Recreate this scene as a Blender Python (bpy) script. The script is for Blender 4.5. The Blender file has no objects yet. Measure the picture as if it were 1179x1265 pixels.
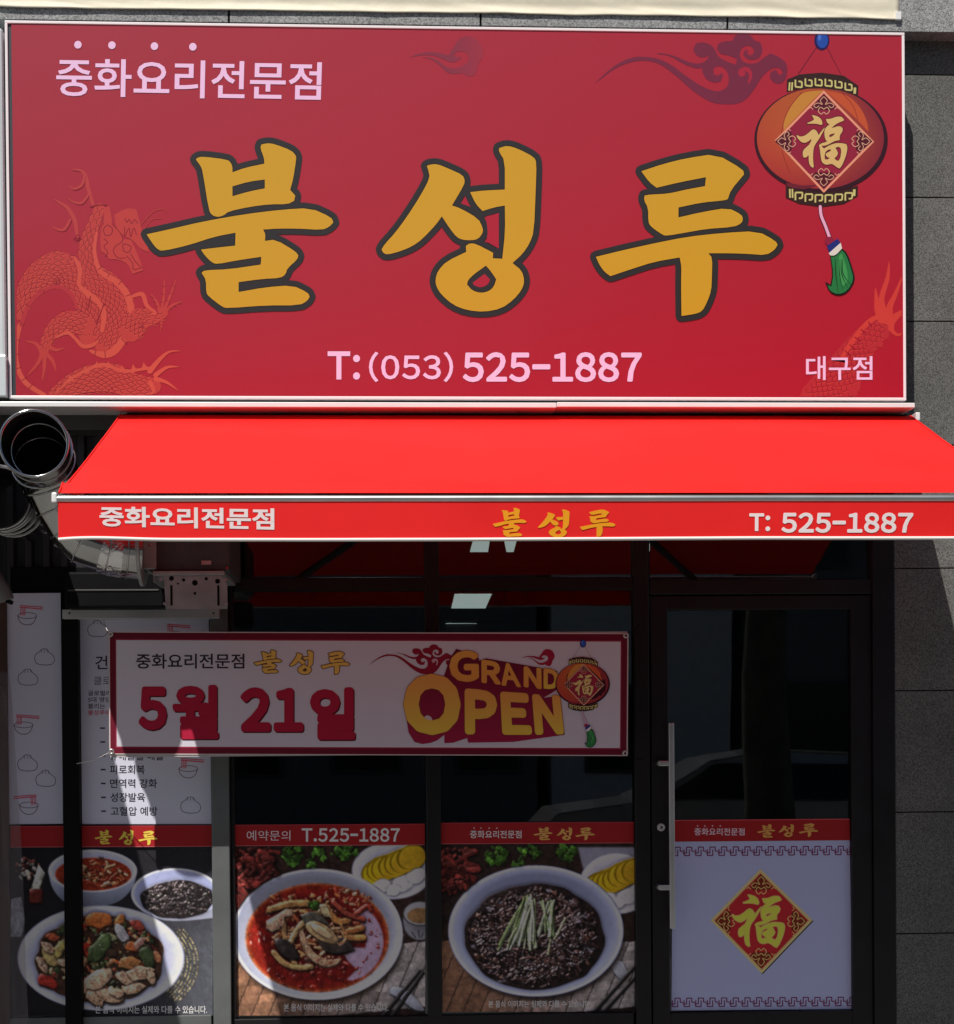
import bpy, bmesh, math, random
import numpy as np
from mathutils import Vector, Matrix
from mathutils.geometry import delaunay_2d_cdt

SC = bpy.context.scene
COL = SC.collection
random.seed(7)

# ------------------------------------------------------------------ camera, sky, sun, exposure
F, D, EYE, YH = 2100.0, 7.0, 1.5, 930.0         # focal length (photo px), distance, eye height, horizon row
YAW, PIT, ROL = math.radians(2.967), math.radians(-0.695), math.radians(0.452)
def _rot(y, p, r):
    Rz = np.array([[math.cos(y), math.sin(y), 0], [-math.sin(y), math.cos(y), 0], [0, 0, 1]])
    Rx = np.array([[1, 0, 0], [0, math.cos(p), -math.sin(p)], [0, math.sin(p), math.cos(p)]])
    Ry = np.array([[math.cos(r), 0, math.sin(r)], [0, 1, 0], [-math.sin(r), 0, math.cos(r)]])
    return Rz @ Rx @ Ry
CM = _rot(YAW, PIT, ROL)
cam = bpy.data.cameras.new("camera")
cam.sensor_fit = 'VERTICAL'; cam.sensor_height = 24.0; cam.lens = F / 1265.0 * 24.0
cam.shift_y = (YH - 632.5) / 1265.0
cam.clip_start = 0.05; cam.clip_end = 500.0
cam_ob = bpy.data.objects.new("camera", cam); COL.objects.link(cam_ob)
r_, f_, u_ = CM[:, 0], CM[:, 1], CM[:, 2]
cam_ob.matrix_world = Matrix(((r_[0], u_[0], -f_[0], 0), (r_[1], u_[1], -f_[1], -D), (r_[2], u_[2], -f_[2], EYE), (0, 0, 0, 1)))
SC.camera = cam_ob

SUN_DIR = Vector((-0.47, -1.0, 1.57)).normalized()
world = bpy.data.worlds.new("World"); SC.world = world; world.use_nodes = True
wn = world.node_tree
sky = wn.nodes.new("ShaderNodeTexSky"); sky.sky_type = 'NISHITA'; sky.sun_disc = False
sky.sun_elevation = math.asin(SUN_DIR.z); sky.sun_rotation = math.atan2(SUN_DIR.x, SUN_DIR.y)
sky.air_density = 1.0; sky.dust_density = 1.2
bgn = wn.nodes["Background"]; bgn.inputs[1].default_value = 0.06
wn.links.new(sky.outputs[0], bgn.inputs[0])
sun = bpy.data.lights.new("sun", 'SUN'); sun.energy = 4.6; sun.angle = math.radians(0.5); sun.color = (1.0, 0.95, 0.87)
sun_ob = bpy.data.objects.new("sun", sun); COL.objects.link(sun_ob)
sun_ob.rotation_euler = (-SUN_DIR).to_track_quat('-Z', 'Y').to_euler(); sun_ob.location = (-6, -12, 18)
SC.view_settings.view_transform = 'Standard'; SC.view_settings.look = 'None'
SC.view_settings.exposure = 0.0; SC.view_settings.gamma = 1.0
SC.render.engine = 'CYCLES'
SC.cycles.max_bounces = 10; SC.cycles.transparent_max_bounces = 16

# ------------------------------------------------------------------ helpers
def U(px, py, Y):
    """photo position on the vertical plane Y -> world point"""
    d = CM @ np.array([(px - 589.5) / F, 1.0, -(py - YH) / F])
    t = (D + Y) / d[1]
    return Vector((d[0] * t, Y, EYE + d[2] * t))
def UZ(px, py, Z):
    d = CM @ np.array([(px - 589.5) / F, 1.0, -(py - YH) / F])
    t = (Z - EYE) / d[2]
    return Vector((d[0] * t, -D + d[1] * t, Z))
def lin(c):
    return tuple((v / 255 / 12.92 if v / 255 <= 0.04045 else ((v / 255 + 0.055) / 1.055) ** 2.4) for v in c[:3])

def tag(o, label=None, cat=None, group=None, kind=None):
    if label: o['label'] = label
    if cat: o['category'] = cat
    if group: o['group'] = group
    if kind: o['kind'] = kind
    return o
def thing(name, label, cat, loc=(0, 0, 0), group=None):
    o = bpy.data.objects.new(name, None); COL.objects.link(o); o.location = loc
    o.empty_display_size = 0.05
    return tag(o, label, cat, group)
def link(name, me, parent):
    o = bpy.data.objects.new(name, me); COL.objects.link(o)
    if parent is not None:
        o.parent = parent
        if parent.parent is None: o.location = -Vector(parent.location)
    return o

class MB:
    def __init__(s): s.v = []; s.f = []; s.m = []; s.sm = []
    def add(s, vs, fs, mi=0, smooth=False):
        b = len(s.v); s.v += [tuple(v) for v in vs]
        for f in fs: s.f.append([b + i for i in f]); s.m.append(mi); s.sm.append(smooth)
        return s
    def box(s, x0, x1, y0, y1, z0, z1, mi=0, c=0.0):
        if x1 < x0: x0, x1 = x1, x0
        if y1 < y0: y0, y1 = y1, y0
        if z1 < z0: z0, z1 = z1, z0
        c = min(c, (x1 - x0) * .45, (y1 - y0) * .45, (z1 - z0) * .45)
        bm = bmesh.new(); bmesh.ops.create_cube(bm, size=1)
        for v in bm.verts:
            v.co = ((x0 + x1) / 2 + v.co.x * (x1 - x0), (y0 + y1) / 2 + v.co.y * (y1 - y0), (z0 + z1) / 2 + v.co.z * (z1 - z0))
        if c > 0: bmesh.ops.bevel(bm, geom=bm.edges[:], offset=c, segments=2, affect='EDGES', profile=.5)
        bm.verts.index_update()
        s.add([v.co[:] for v in bm.verts], [[v.index for v in f.verts] for f in bm.faces], mi); bm.free(); return s
    def pbox(s, px0, py0, px1, py1, yf, yb, mi=0, c=0.0):
        """box whose front face fills the photo rectangle on plane yf"""
        cx, cy = (px0 + px1) / 2, (py0 + py1) / 2
        return s.box(U(px0, cy, yf).x, U(px1, cy, yf).x, yf, yb, U(cx, py1, yf).z, U(cx, py0, yf).z, mi, c)
    def tube(s, path, r, n=16, mi=0, caps=True, smooth=True, inward=False):
        P = [Vector(p) for p in path]; R = r if isinstance(r, (list, tuple)) else [r] * len(P)
        T = []
        for i in range(len(P)):
            a = P[max(i - 1, 0)]; b = P[min(i + 1, len(P) - 1)]; T.append((b - a).normalized())
        up = Vector((0, 0, 1)) if abs(T[0].z) < .9 else Vector((1, 0, 0))
        u = (up - T[0] * up.dot(T[0])).normalized(); vs = []
        for i in range(len(P)):
            u = (u - T[i] * u.dot(T[i])).normalized(); w = T[i].cross(u)
            for k in range(n):
                a = 2 * math.pi * k / n; vs.append(P[i] + (u * math.cos(a) + w * math.sin(a)) * R[i])
        fs = []
        for i in range(len(P) - 1):
            for k in range(n):
                q = [i * n + k, i * n + (k + 1) % n, (i + 1) * n + (k + 1) % n, (i + 1) * n + k]
                fs.append(q[::-1] if inward else q)
        s.add(vs, fs, mi, smooth)
        if caps:
            s.add(vs[:n], [list(range(n))[::-1]], mi); s.add(vs[-n:], [list(range(n))], mi)
        return s
    def ring(s, c, axis, R, r, n=28, k=8, mi=0):
        c = Vector(c); ax = Vector(axis).normalized()
        up = Vector((0, 0, 1)) if abs(ax.z) < .9 else Vector((1, 0, 0))
        u = (up - ax * up.dot(ax)).normalized(); w = ax.cross(u); vs = []; fs = []
        for i in range(n):
            a = 2 * math.pi * i / n; d = u * math.cos(a) + w * math.sin(a)
            for j in range(k):
                b = 2 * math.pi * j / k; vs.append(c + d * (R + r * math.cos(b)) + ax * r * math.sin(b))
        for i in range(n):
            for j in range(k):
                fs.append([i * k + j, ((i + 1) % n) * k + j, ((i + 1) % n) * k + (j + 1) % k, i * k + (j + 1) % k])
        return s.add(vs, fs, mi, True)
    def prism(s, poly, y0, y1, mi=0):
        """(x,z) outline extruded between two depths"""
        a = sum(poly[i][0] * poly[(i + 1) % len(poly)][1] - poly[(i + 1) % len(poly)][0] * poly[i][1] for i in range(len(poly)))
        if a < 0: poly = poly[::-1]
        n = len(poly); vs = [(x, y0, z) for x, z in poly] + [(x, y1, z) for x, z in poly]
        fs = [list(range(n)), list(range(2 * n - 1, n - 1, -1))] + [[i, n + i, n + (i + 1) % n, (i + 1) % n] for i in range(n)]
        return s.add(vs, fs, mi)
    def grid(s, x0, x1, z0, z1, fy, nx, nz, mi=0):
        vs = []; fs = []
        for j in range(nz + 1):
            for i in range(nx + 1):
                x = x0 + (x1 - x0) * i / nx; z = z0 + (z1 - z0) * j / nz; vs.append((x, fy(x, z), z))
        for j in range(nz):
            for i in range(nx):
                a = j * (nx + 1) + i; fs.append([a, a + 1, a + nx + 2, a + nx + 1])
        return s.add(vs, fs, mi, True)
    def build(s, name, mats, parent=None, fix=True):
        me = bpy.data.meshes.new(name); me.from_pydata(s.v, [], s.f)
        for m in (mats if isinstance(mats, (list, tuple)) else [mats]): me.materials.append(m)
        me.polygons.foreach_set("material_index", s.m); me.polygons.foreach_set("use_smooth", s.sm); me.update()
        return link(name, me, parent)

# ------------------------------------------------------------------ materials
def newmat(name):
    m = bpy.data.materials.new(name); m.use_nodes = True
    nt = m.node_tree; return m, nt, nt.nodes["Principled BSDF"]
def N(nt, t, **kw):
    n = nt.nodes.new(t)
    for k, v in kw.items():
        if k.startswith("i_"): n.inputs[int(k[2:])].default_value = v
        else: setattr(n, k, v)
    return n
def simple(name, col, rough=.5, metal=0.0, spec=.5, var=0.0, vs=8.0, bump=0.0, bs=60.0, coat=0.0):
    m, nt, b = newmat(name); L = nt.links
    b.inputs["Base Color"].default_value = (*col, 1); b.inputs["Roughness"].default_value = rough
    b.inputs["Metallic"].default_value = metal; b.inputs["Specular IOR Level"].default_value = spec
    b.inputs["Coat Weight"].default_value = coat; b.inputs["Coat Roughness"].default_value = .08
    tc = N(nt, "ShaderNodeTexCoord")
    if var:
        n = N(nt, "ShaderNodeTexNoise"); n.inputs["Scale"].default_value = vs; n.inputs["Detail"].default_value = 6
        L.new(tc.outputs["Object"], n.inputs["Vector"])
        r = N(nt, "ShaderNodeValToRGB")
        r.color_ramp.elements[0].position = .3; r.color_ramp.elements[1].position = .72
        r.color_ramp.elements[0].color = (*[c * (1 - var) for c in col], 1)
        r.color_ramp.elements[1].color = (*[min(1, c * (1 + var)) for c in col], 1)
        L.new(n.outputs[0], r.inputs[0]); L.new(r.outputs[0], b.inputs["Base Color"])
        mr = N(nt, "ShaderNodeMapRange"); mr.inputs[3].default_value = max(.03, rough * .75); mr.inputs[4].default_value = min(1, rough * 1.3)
        L.new(n.outputs[0], mr.inputs[0]); L.new(mr.outputs[0], b.inputs["Roughness"])
    if bump:
        n2 = N(nt, "ShaderNodeTexNoise"); n2.inputs["Scale"].default_value = bs; n2.inputs["Detail"].default_value = 4
        bp = N(nt, "ShaderNodeBump"); bp.inputs["Strength"].default_value = bump; bp.inputs["Distance"].default_value = .01
        L.new(tc.outputs["Object"], n2.inputs["Vector"]); L.new(n2.outputs[0], bp.inputs["Height"]); L.new(bp.outputs[0], b.inputs["Normal"])
    return m
def granite(name, lo, mid, hi, scale):
    m, nt, b = newmat(name); L = nt.links
    tc = N(nt, "ShaderNodeTexCoord")
    v = N(nt, "ShaderNodeTexVoronoi"); v.inputs["Scale"].default_value = scale
    n = N(nt, "ShaderNodeTexNoise"); n.inputs["Scale"].default_value = scale * .55; n.inputs["Detail"].default_value = 6; n.inputs["Roughness"].default_value = .75
    n2 = N(nt, "ShaderNodeTexNoise"); n2.inputs["Scale"].default_value = 2.2; n2.inputs["Detail"].default_value = 5
    for x in (v, n, n2): L.new(tc.outputs["Object"], x.inputs["Vector"])
    sep = N(nt, "ShaderNodeSeparateColor"); L.new(v.outputs["Color"], sep.inputs[0])
    mx = N(nt, "ShaderNodeMath", operation='MULTIPLY_ADD'); mx.inputs[1].default_value = .4
    L.new(sep.outputs[0], mx.inputs[0]); 
    sc = N(nt, "ShaderNodeMath", operation='MULTIPLY'); sc.inputs[1].default_value = .6; L.new(n.outputs[0], sc.inputs[0]); L.new(sc.outputs[0], mx.inputs[2])
    r = N(nt, "ShaderNodeValToRGB"); e = r.color_ramp.elements
    e[0].position = .3; e[0].color = (*lo, 1); e[1].position = .75; e[1].color = (*hi, 1)
    k = e.new(.5); k.color = (*mid, 1); L.new(mx.outputs[0], r.inputs[0])
    mm = N(nt, "ShaderNodeMix", data_type='RGBA', blend_type='MULTIPLY'); mm.inputs[0].default_value = 1
    r2 = N(nt, "ShaderNodeValToRGB"); r2.color_ramp.elements[0].color = (.78, .78, .77, 1); r2.color_ramp.elements[1].color = (1.12, 1.12, 1.12, 1)
    r2.color_ramp.elements[0].position = .3; r2.color_ramp.elements[1].position = .7
    L.new(n2.outputs[0], r2.inputs[0]); L.new(r.outputs[0], mm.inputs[6]); L.new(r2.outputs[0], mm.inputs[7])
    L.new(mm.outputs[2], b.inputs["Base Color"]); b.inputs["Roughness"].default_value = .72; b.inputs["Specular IOR Level"].default_value = .3
    bp = N(nt, "ShaderNodeBump"); bp.inputs["Strength"].default_value = .25; bp.inputs["Distance"].default_value = .004
    L.new(n.outputs[0], bp.inputs["Height"]); L.new(bp.outputs[0], b.inputs["Normal"])
    return m
def glass(name, tint=(.55, .58, .58), wav=0.02):
    m = bpy.data.materials.new(name); m.use_nodes = True; nt = m.node_tree; nt.nodes.clear(); L = nt.links
    out = N(nt, "ShaderNodeOutputMaterial"); mix = N(nt, "ShaderNodeMixShader")
    tr = N(nt, "ShaderNodeBsdfTransparent"); tr.inputs[0].default_value = (*tint, 1)
    gl = N(nt, "ShaderNodeBsdfGlossy"); gl.inputs["Roughness"].default_value = .012; gl.inputs[0].default_value = (.95, .97, 1, 1)
    fr = N(nt, "ShaderNodeFresnel"); fr.inputs[0].default_value = 1.65
    tc = N(nt, "ShaderNodeTexCoord"); n = N(nt, "ShaderNodeTexNoise"); n.inputs["Scale"].default_value = 1.6; n.inputs["Detail"].default_value = 1
    bp = N(nt, "ShaderNodeBump"); bp.inputs["Strength"].default_value = wav; bp.inputs["Distance"].default_value = .05
    L.new(tc.outputs["Object"], n.inputs["Vector"]); L.new(n.outputs[0], bp.inputs["Height"]); L.new(bp.outputs[0], gl.inputs["Normal"])
    L.new(fr.outputs[0], mix.inputs[0]); L.new(tr.outputs[0], mix.inputs[1]); L.new(gl.outputs[0], mix.inputs[2]); L.new(mix.outputs[0], out.inputs[0])
    return m
def inkmat(name, rough=.42, spec=.4, coat=0.0, bump=0.0, bs=5.0):
    m, nt, b = newmat(name); L = nt.links
    a = N(nt, "ShaderNodeAttribute"); a.attribute_name = "Col"; L.new(a.outputs[0], b.inputs["Base Color"])
    b.inputs["Roughness"].default_value = rough; b.inputs["Specular IOR Level"].default_value = spec
    b.inputs["Coat Weight"].default_value = coat; b.inputs["Coat Roughness"].default_value = .05
    if bump:
        tc = N(nt, "ShaderNodeTexCoord"); n = N(nt, "ShaderNodeTexNoise"); n.inputs["Scale"].default_value = bs; n.inputs["Detail"].default_value = 3
        bp = N(nt, "ShaderNodeBump"); bp.inputs["Strength"].default_value = bump; bp.inputs["Distance"].default_value = .02
        L.new(tc.outputs["Object"], n.inputs["Vector"]); L.new(n.outputs[0], bp.inputs["Height"]); L.new(bp.outputs[0], b.inputs["Normal"])
        if coat: L.new(bp.outputs[0], b.inputs["Coat Normal"])
    return m
def fabric(name, col, trans=.3):
    m = bpy.data.materials.new(name); m.use_nodes = True; nt = m.node_tree; nt.nodes.clear(); L = nt.links
    out = N(nt, "ShaderNodeOutputMaterial"); mix = N(nt, "ShaderNodeMixShader"); mix.inputs[0].default_value = trans
    df = N(nt, "ShaderNodeBsdfPrincipled"); df.inputs["Roughness"].default_value = .62; df.inputs["Specular IOR Level"].default_value = .25
    tl = N(nt, "ShaderNodeBsdfTranslucent"); tl.inputs[0].default_value = (*col, 1)
    tc = N(nt, "ShaderNodeTexCoord"); n = N(nt, "ShaderNodeTexNoise"); n.inputs["Scale"].default_value = 2.5; n.inputs["Detail"].default_value = 8
    r = N(nt, "ShaderNodeValToRGB"); r.color_ramp.elements[0].position = .25; r.color_ramp.elements[1].position = .8
    r.color_ramp.elements[0].color = (*[col[0] * .88, col[1] * .75, col[2] * .75], 1); r.color_ramp.elements[1].color = (*[min(1, c * 1.12) for c in col], 1)
    wv = N(nt, "ShaderNodeTexNoise"); wv.inputs["Scale"].default_value = 420; bp = N(nt, "ShaderNodeBump"); bp.inputs["Strength"].default_value = .12; bp.inputs["Distance"].default_value = .002
    L.new(tc.outputs["Object"], wv.inputs["Vector"]); L.new(wv.outputs[0], bp.inputs["Height"]); L.new(bp.outputs[0], df.inputs["Normal"])
    L.new(tc.outputs["Object"], n.inputs["Vector"]); L.new(n.outputs[0], r.inputs[0]); L.new(r.outputs[0], df.inputs["Base Color"])
    L.new(df.outputs[0], mix.inputs[1]); L.new(tl.outputs[0], mix.inputs[2]); L.new(mix.outputs[0], out.inputs[0])
    return m

M = dict(
    granite=granite("grey_granite", (.05, .05, .048), (.135, .135, .13), (.225, .225, .215), 330),
    granite_b=granite("grey_granite_darker", (.045, .045, .043), (.12, .12, .116), (.205, .205, .195), 320),
    granite_light=granite("pale_granite", (.12, .125, .13), (.28, .285, .29), (.44, .44, .44), 230),
    joint=simple("dark_joint", (.012, .012, .012), .9),
    white=simple("white_coated_metal", (.8, .8, .8), .3, var=.04),
    trim=simple("white_trim", (.86, .8, .82), .35),
    cream=simple("cream_vinyl", (.76, .70, .55), .55, var=.05, vs=3, bump=.5, bs=9),
    alu=simple("aluminium", (.62, .62, .62), .3, .85, var=.08, vs=5),
    steel=simple("stainless_steel", (.5, .5, .49), .12, 1.0, var=.15, vs=7, bump=.3, bs=6),
    steel_dull=simple("galvanised_steel", (.36, .39, .385), .4, .45, var=.2, vs=12, bump=.1, bs=20),
    bore_shade=simple("shaded_lining", (.018, .018, .018), .5, .2, var=.3, vs=6),  # near-black stands in for the shade inside the duct mouths
    dark_metal=simple("dark_grey_metal", (.06, .06, .058), .5, .0, var=.2, vs=10),
    black=simple("black_metal", (.005, .005, .006), .6, 0.0, .1, var=.2),
    frame=simple("dark_frame", (.011, .0095, .011), .4, 0.0, .3, var=.18, vs=6, bump=.05, bs=30),
    frame_grey=simple("grey_post", (.12, .13, .13), .38, var=.15, vs=5, bump=.1, bs=25),
    siding=simple("dark_siding", (.03, .03, .034), .5, var=.25, vs=4),
    glass=glass("window_glass"),
    awning=fabric("red_awning_fabric", (.84, .018, .017), .07), valance=fabric("red_valance_fabric", (.95, .02, .021), .1),
    piping=simple("white_piping", (.8, .76, .74), .6),
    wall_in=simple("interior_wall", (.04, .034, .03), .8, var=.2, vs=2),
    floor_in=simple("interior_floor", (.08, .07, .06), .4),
    side=simple("sign_side_panel", (.035, .04, .05), .45),
    acrylic=simple("milky_sign_plastic", (.62, .69, .71), .2, var=.06, vs=2, coat=.4),
    rubber=simple("grey_hose", (.2, .2, .19), .5, .3),
    brown=simple("brown_panel", (.07, .03, .022), .6, var=.3, vs=5),
)
INK_SIGN = inkmat("printed_flex", .3, .5, 0.15)
INK_CLOTH = inkmat("printed_banner", .6, .12, bump=.12, bs=2.2)
INK_FILM = inkmat("printed_film", .5, .15, coat=.04, bump=.05, bs=3.0)
INK_FOOD = inkmat("printed_food_photo", .5, .12, coat=.04, bump=.05, bs=3.0)
INK_FAB = inkmat("printed_fabric", .6, .25)

# ------------------------------------------------------------------ printing: flat artwork on a surface
def smooth_poly(p, it=1, lim=50):
    for _ in range(it):
        q = []; n = len(p)
        for i in range(n):
            a, b, c = Vector(p[i - 1]), Vector(p[i]), Vector(p[(i + 1) % n])
            u, w = b - a, c - b
            if u.length < 1e-6 or w.length < 1e-6: q.append(tuple(b)); continue
            if math.degrees(u.angle(w)) > lim: q.append(tuple(b))
            else: q += [tuple(b - u * .25), tuple(b + w * .25)]
        p = q
    return p
def spline(pts, n=6):
    pts = [np.array(p, float) for p in pts]; P = [pts[0]] + pts + [pts[-1]]; out = []
    for i in range(1, len(P) - 2):
        for k in range(n):
            t = k / n; a, b, c, d = P[i - 1], P[i], P[i + 1], P[i + 2]
            out.append(.5 * (2 * b + (c - a) * t + (2 * a - 5 * b + 4 * c - d) * t * t + (3 * b - a - 3 * c + d) * t ** 3))
    out.append(pts[-1]); return [tuple(p) for p in out]
def ccw(p):
    a = sum(p[i][0] * p[(i + 1) % len(p)][1] - p[(i + 1) % len(p)][0] * p[i][1] for i in range(len(p)))
    return p if a > 0 else p[::-1]
def clip_poly(p, r):
    x0, y0, x1, y1 = r
    for ax, lim, sg in ((0, x0, 1), (0, x1, -1), (1, y0, 1), (1, y1, -1)):
        q = []
        for i in range(len(p)):
            a, b = p[i - 1], p[i]; da, db = sg * (a[ax] - lim), sg * (b[ax] - lim)
            if (da >= 0) != (db >= 0):
                t = da / (da - db); q.append((a[0] + (b[0] - a[0]) * t, a[1] + (b[1] - a[1]) * t))
            if db >= 0: q.append(b)
        p = q
        if len(p) < 3: return []
    return p
def stroke_polys(path, w, disc=8):
    W = w if isinstance(w, (list, tuple)) else [w] * len(path); out = []
    for i in range(len(path) - 1):
        a, b = Vector(path[i]), Vector(path[i + 1]); d = b - a
        if d.length < 1e-6: continue
        n = Vector((-d.y, d.x)).normalized(); r0, r1 = W[i] / 2, W[i + 1] / 2
        out.append([tuple(a + n * r0), tuple(b + n * r1), tuple(b - n * r1), tuple(a - n * r0)])
    for i, p in enumerate(path):
        r = W[i] / 2
        if r > 0 and disc: out.append([(p[0] + r * math.cos(k * 2 * math.pi / disc), p[1] + r * math.sin(k * 2 * math.pi / disc)) for k in range(disc)])
    return out
def resample_w(w, n):
    if not isinstance(w, (list, tuple)): return w
    return [float(x) for x in np.interp(np.linspace(0, 1, n), np.linspace(0, 1, len(w)), w)]
def ellipse(cx, cy, rx, ry, n=40, rot=0.0):
    c, s = math.cos(rot), math.sin(rot); o = []
    for k in range(n):
        a = 2 * math.pi * k / n; x, y = rx * math.cos(a), ry * math.sin(a); o.append((cx + x * c - y * s, cy + x * s + y * c))
    return o
def blob(cx, cy, r, asp=1.0, rot=0.0, rough=.25, n=11, rnd=random):
    o = []
    for k in range(n):
        a = 2 * math.pi * k / n; q = r * (1 + rnd.uniform(-rough, rough)); x, y = q * math.cos(a), q * asp * math.sin(a)
        o.append((cx + x * math.cos(rot) - y * math.sin(rot), cy + x * math.sin(rot) + y * math.cos(rot)))
    return o
_tc = {}
def text_mesh(s, bold):
    k = (s, bold)
    if k in _tc: return _tc[k]
    wide = all(33 <= ord(ch) < 127 for ch in s)                       # Latin signs: the sans of the full-width block, spaced by hand
    heavy = bold > .03
    v = []; f = []; f2 = []; cur = 0.0
    for part in ([chr(ord(ch) + 0xFEE0) for ch in s] if wide else [s]):
        c = bpy.data.curves.new("t", "FONT"); c.body = part; c.offset = 0 if heavy else bold; c.resolution_u = 3
        o = bpy.data.objects.new("t", c); COL.objects.link(o)
        me = bpy.data.meshes.new_from_object(o.evaluated_get(bpy.context.evaluated_depsgraph_get()))
        q = np.array([p.co[:2] for p in me.vertices]); fs = [list(p.vertices) for p in me.polygons]
        bpy.data.objects.remove(o); bpy.data.curves.remove(c); bpy.data.meshes.remove(me)
        if part == "－": q[:, 0] *= .62; q[:, 1] = (q[:, 1] - q[:, 1].mean()) * 1.25 + q[:, 1].mean()
        vs = []; fc = []
        if heavy:                                                     # thicken every stroke: a band along the glyph's outline
            cnt = {}
            for p in fs:
                for i in range(len(p)):
                    e = tuple(sorted((p[i], p[(i + 1) % len(p)]))); cnt[e] = cnt.get(e, 0) + 1
            ps = []
            for (i, j), n_ in cnt.items():
                if n_ == 1 and np.hypot(*(q[i] - q[j])) > 1e-4: ps += stroke_polys([tuple(q[i]), tuple(q[j])], bold * 1.7, 8)
            vs, fc = union(ps, 1e-6)
        n0 = len(q); q = np.array(q.tolist() + [list(x) for x in vs])
        if wide: q[:, 0] += cur - q[:, 0].min(); cur = q[:, 0].max() + (.085 if not heavy else .06)
        f += [[i + len(v) for i in p] for p in fs]; f2 += [[i + n0 + len(v) for i in p] for p in fc]; v += q.tolist()
    v = np.array(v); v -= v.min(0); v /= np.maximum(v.max(0), 1e-6); v[:, 1] = 1 - v[:, 1]
    _tc[k] = (v, f, f2)
    return _tc[k]
def xf(src, dst):
    """map the box src (x0,y0,x1,y1) onto dst"""
    sx = (dst[2] - dst[0]) / (src[2] - src[0]); sy = (dst[3] - dst[1]) / (src[3] - src[1])
    return lambda p: (dst[0] + (p[0] - src[0]) * sx, dst[1] + (p[1] - src[1]) * sy)
def crop(s, ox, oy): return lambda p: (p[0] / s + ox, p[1] / s + oy)
def mapp(t, pts): return [t(p) for p in pts]

def inside(p, poly):
    c = False
    for i in range(len(poly)):
        (x0, y0), (x1, y1) = poly[i - 1], poly[i]
        if (y0 > p[1]) != (y1 > p[1]) and p[0] < (x1 - x0) * (p[1] - y0) / (y1 - y0) + x0: c = not c
    return c
def union(polys, eps=1e-5, holes=False):
    """one flat triangulated sheet covering the given outlines (holes: first outline minus the others)"""
    vs = []; fs = []; P = []
    for p in polys:
        p = ccw(p); P.append([tuple(q) for q in p]); fs.append(list(range(len(vs), len(vs) + len(p)))); vs += [Vector(q) for q in p]
    r = delaunay_2d_cdt(vs, [], fs, 0, eps); V = [tuple(q) for q in r[0]]; out = []
    for f, og in zip(r[2], r[5]):
        if not og: continue
        c = (sum(V[i][0] for i in f) / len(f), sum(V[i][1] for i in f) / len(f))
        if holes:
            if inside(c, P[0]) and not any(inside(c, q) for q in P[1:]): out.append(list(f))
        elif any(inside(c, P[i]) for i in og): out.append(list(f))
    return V, out

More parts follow.
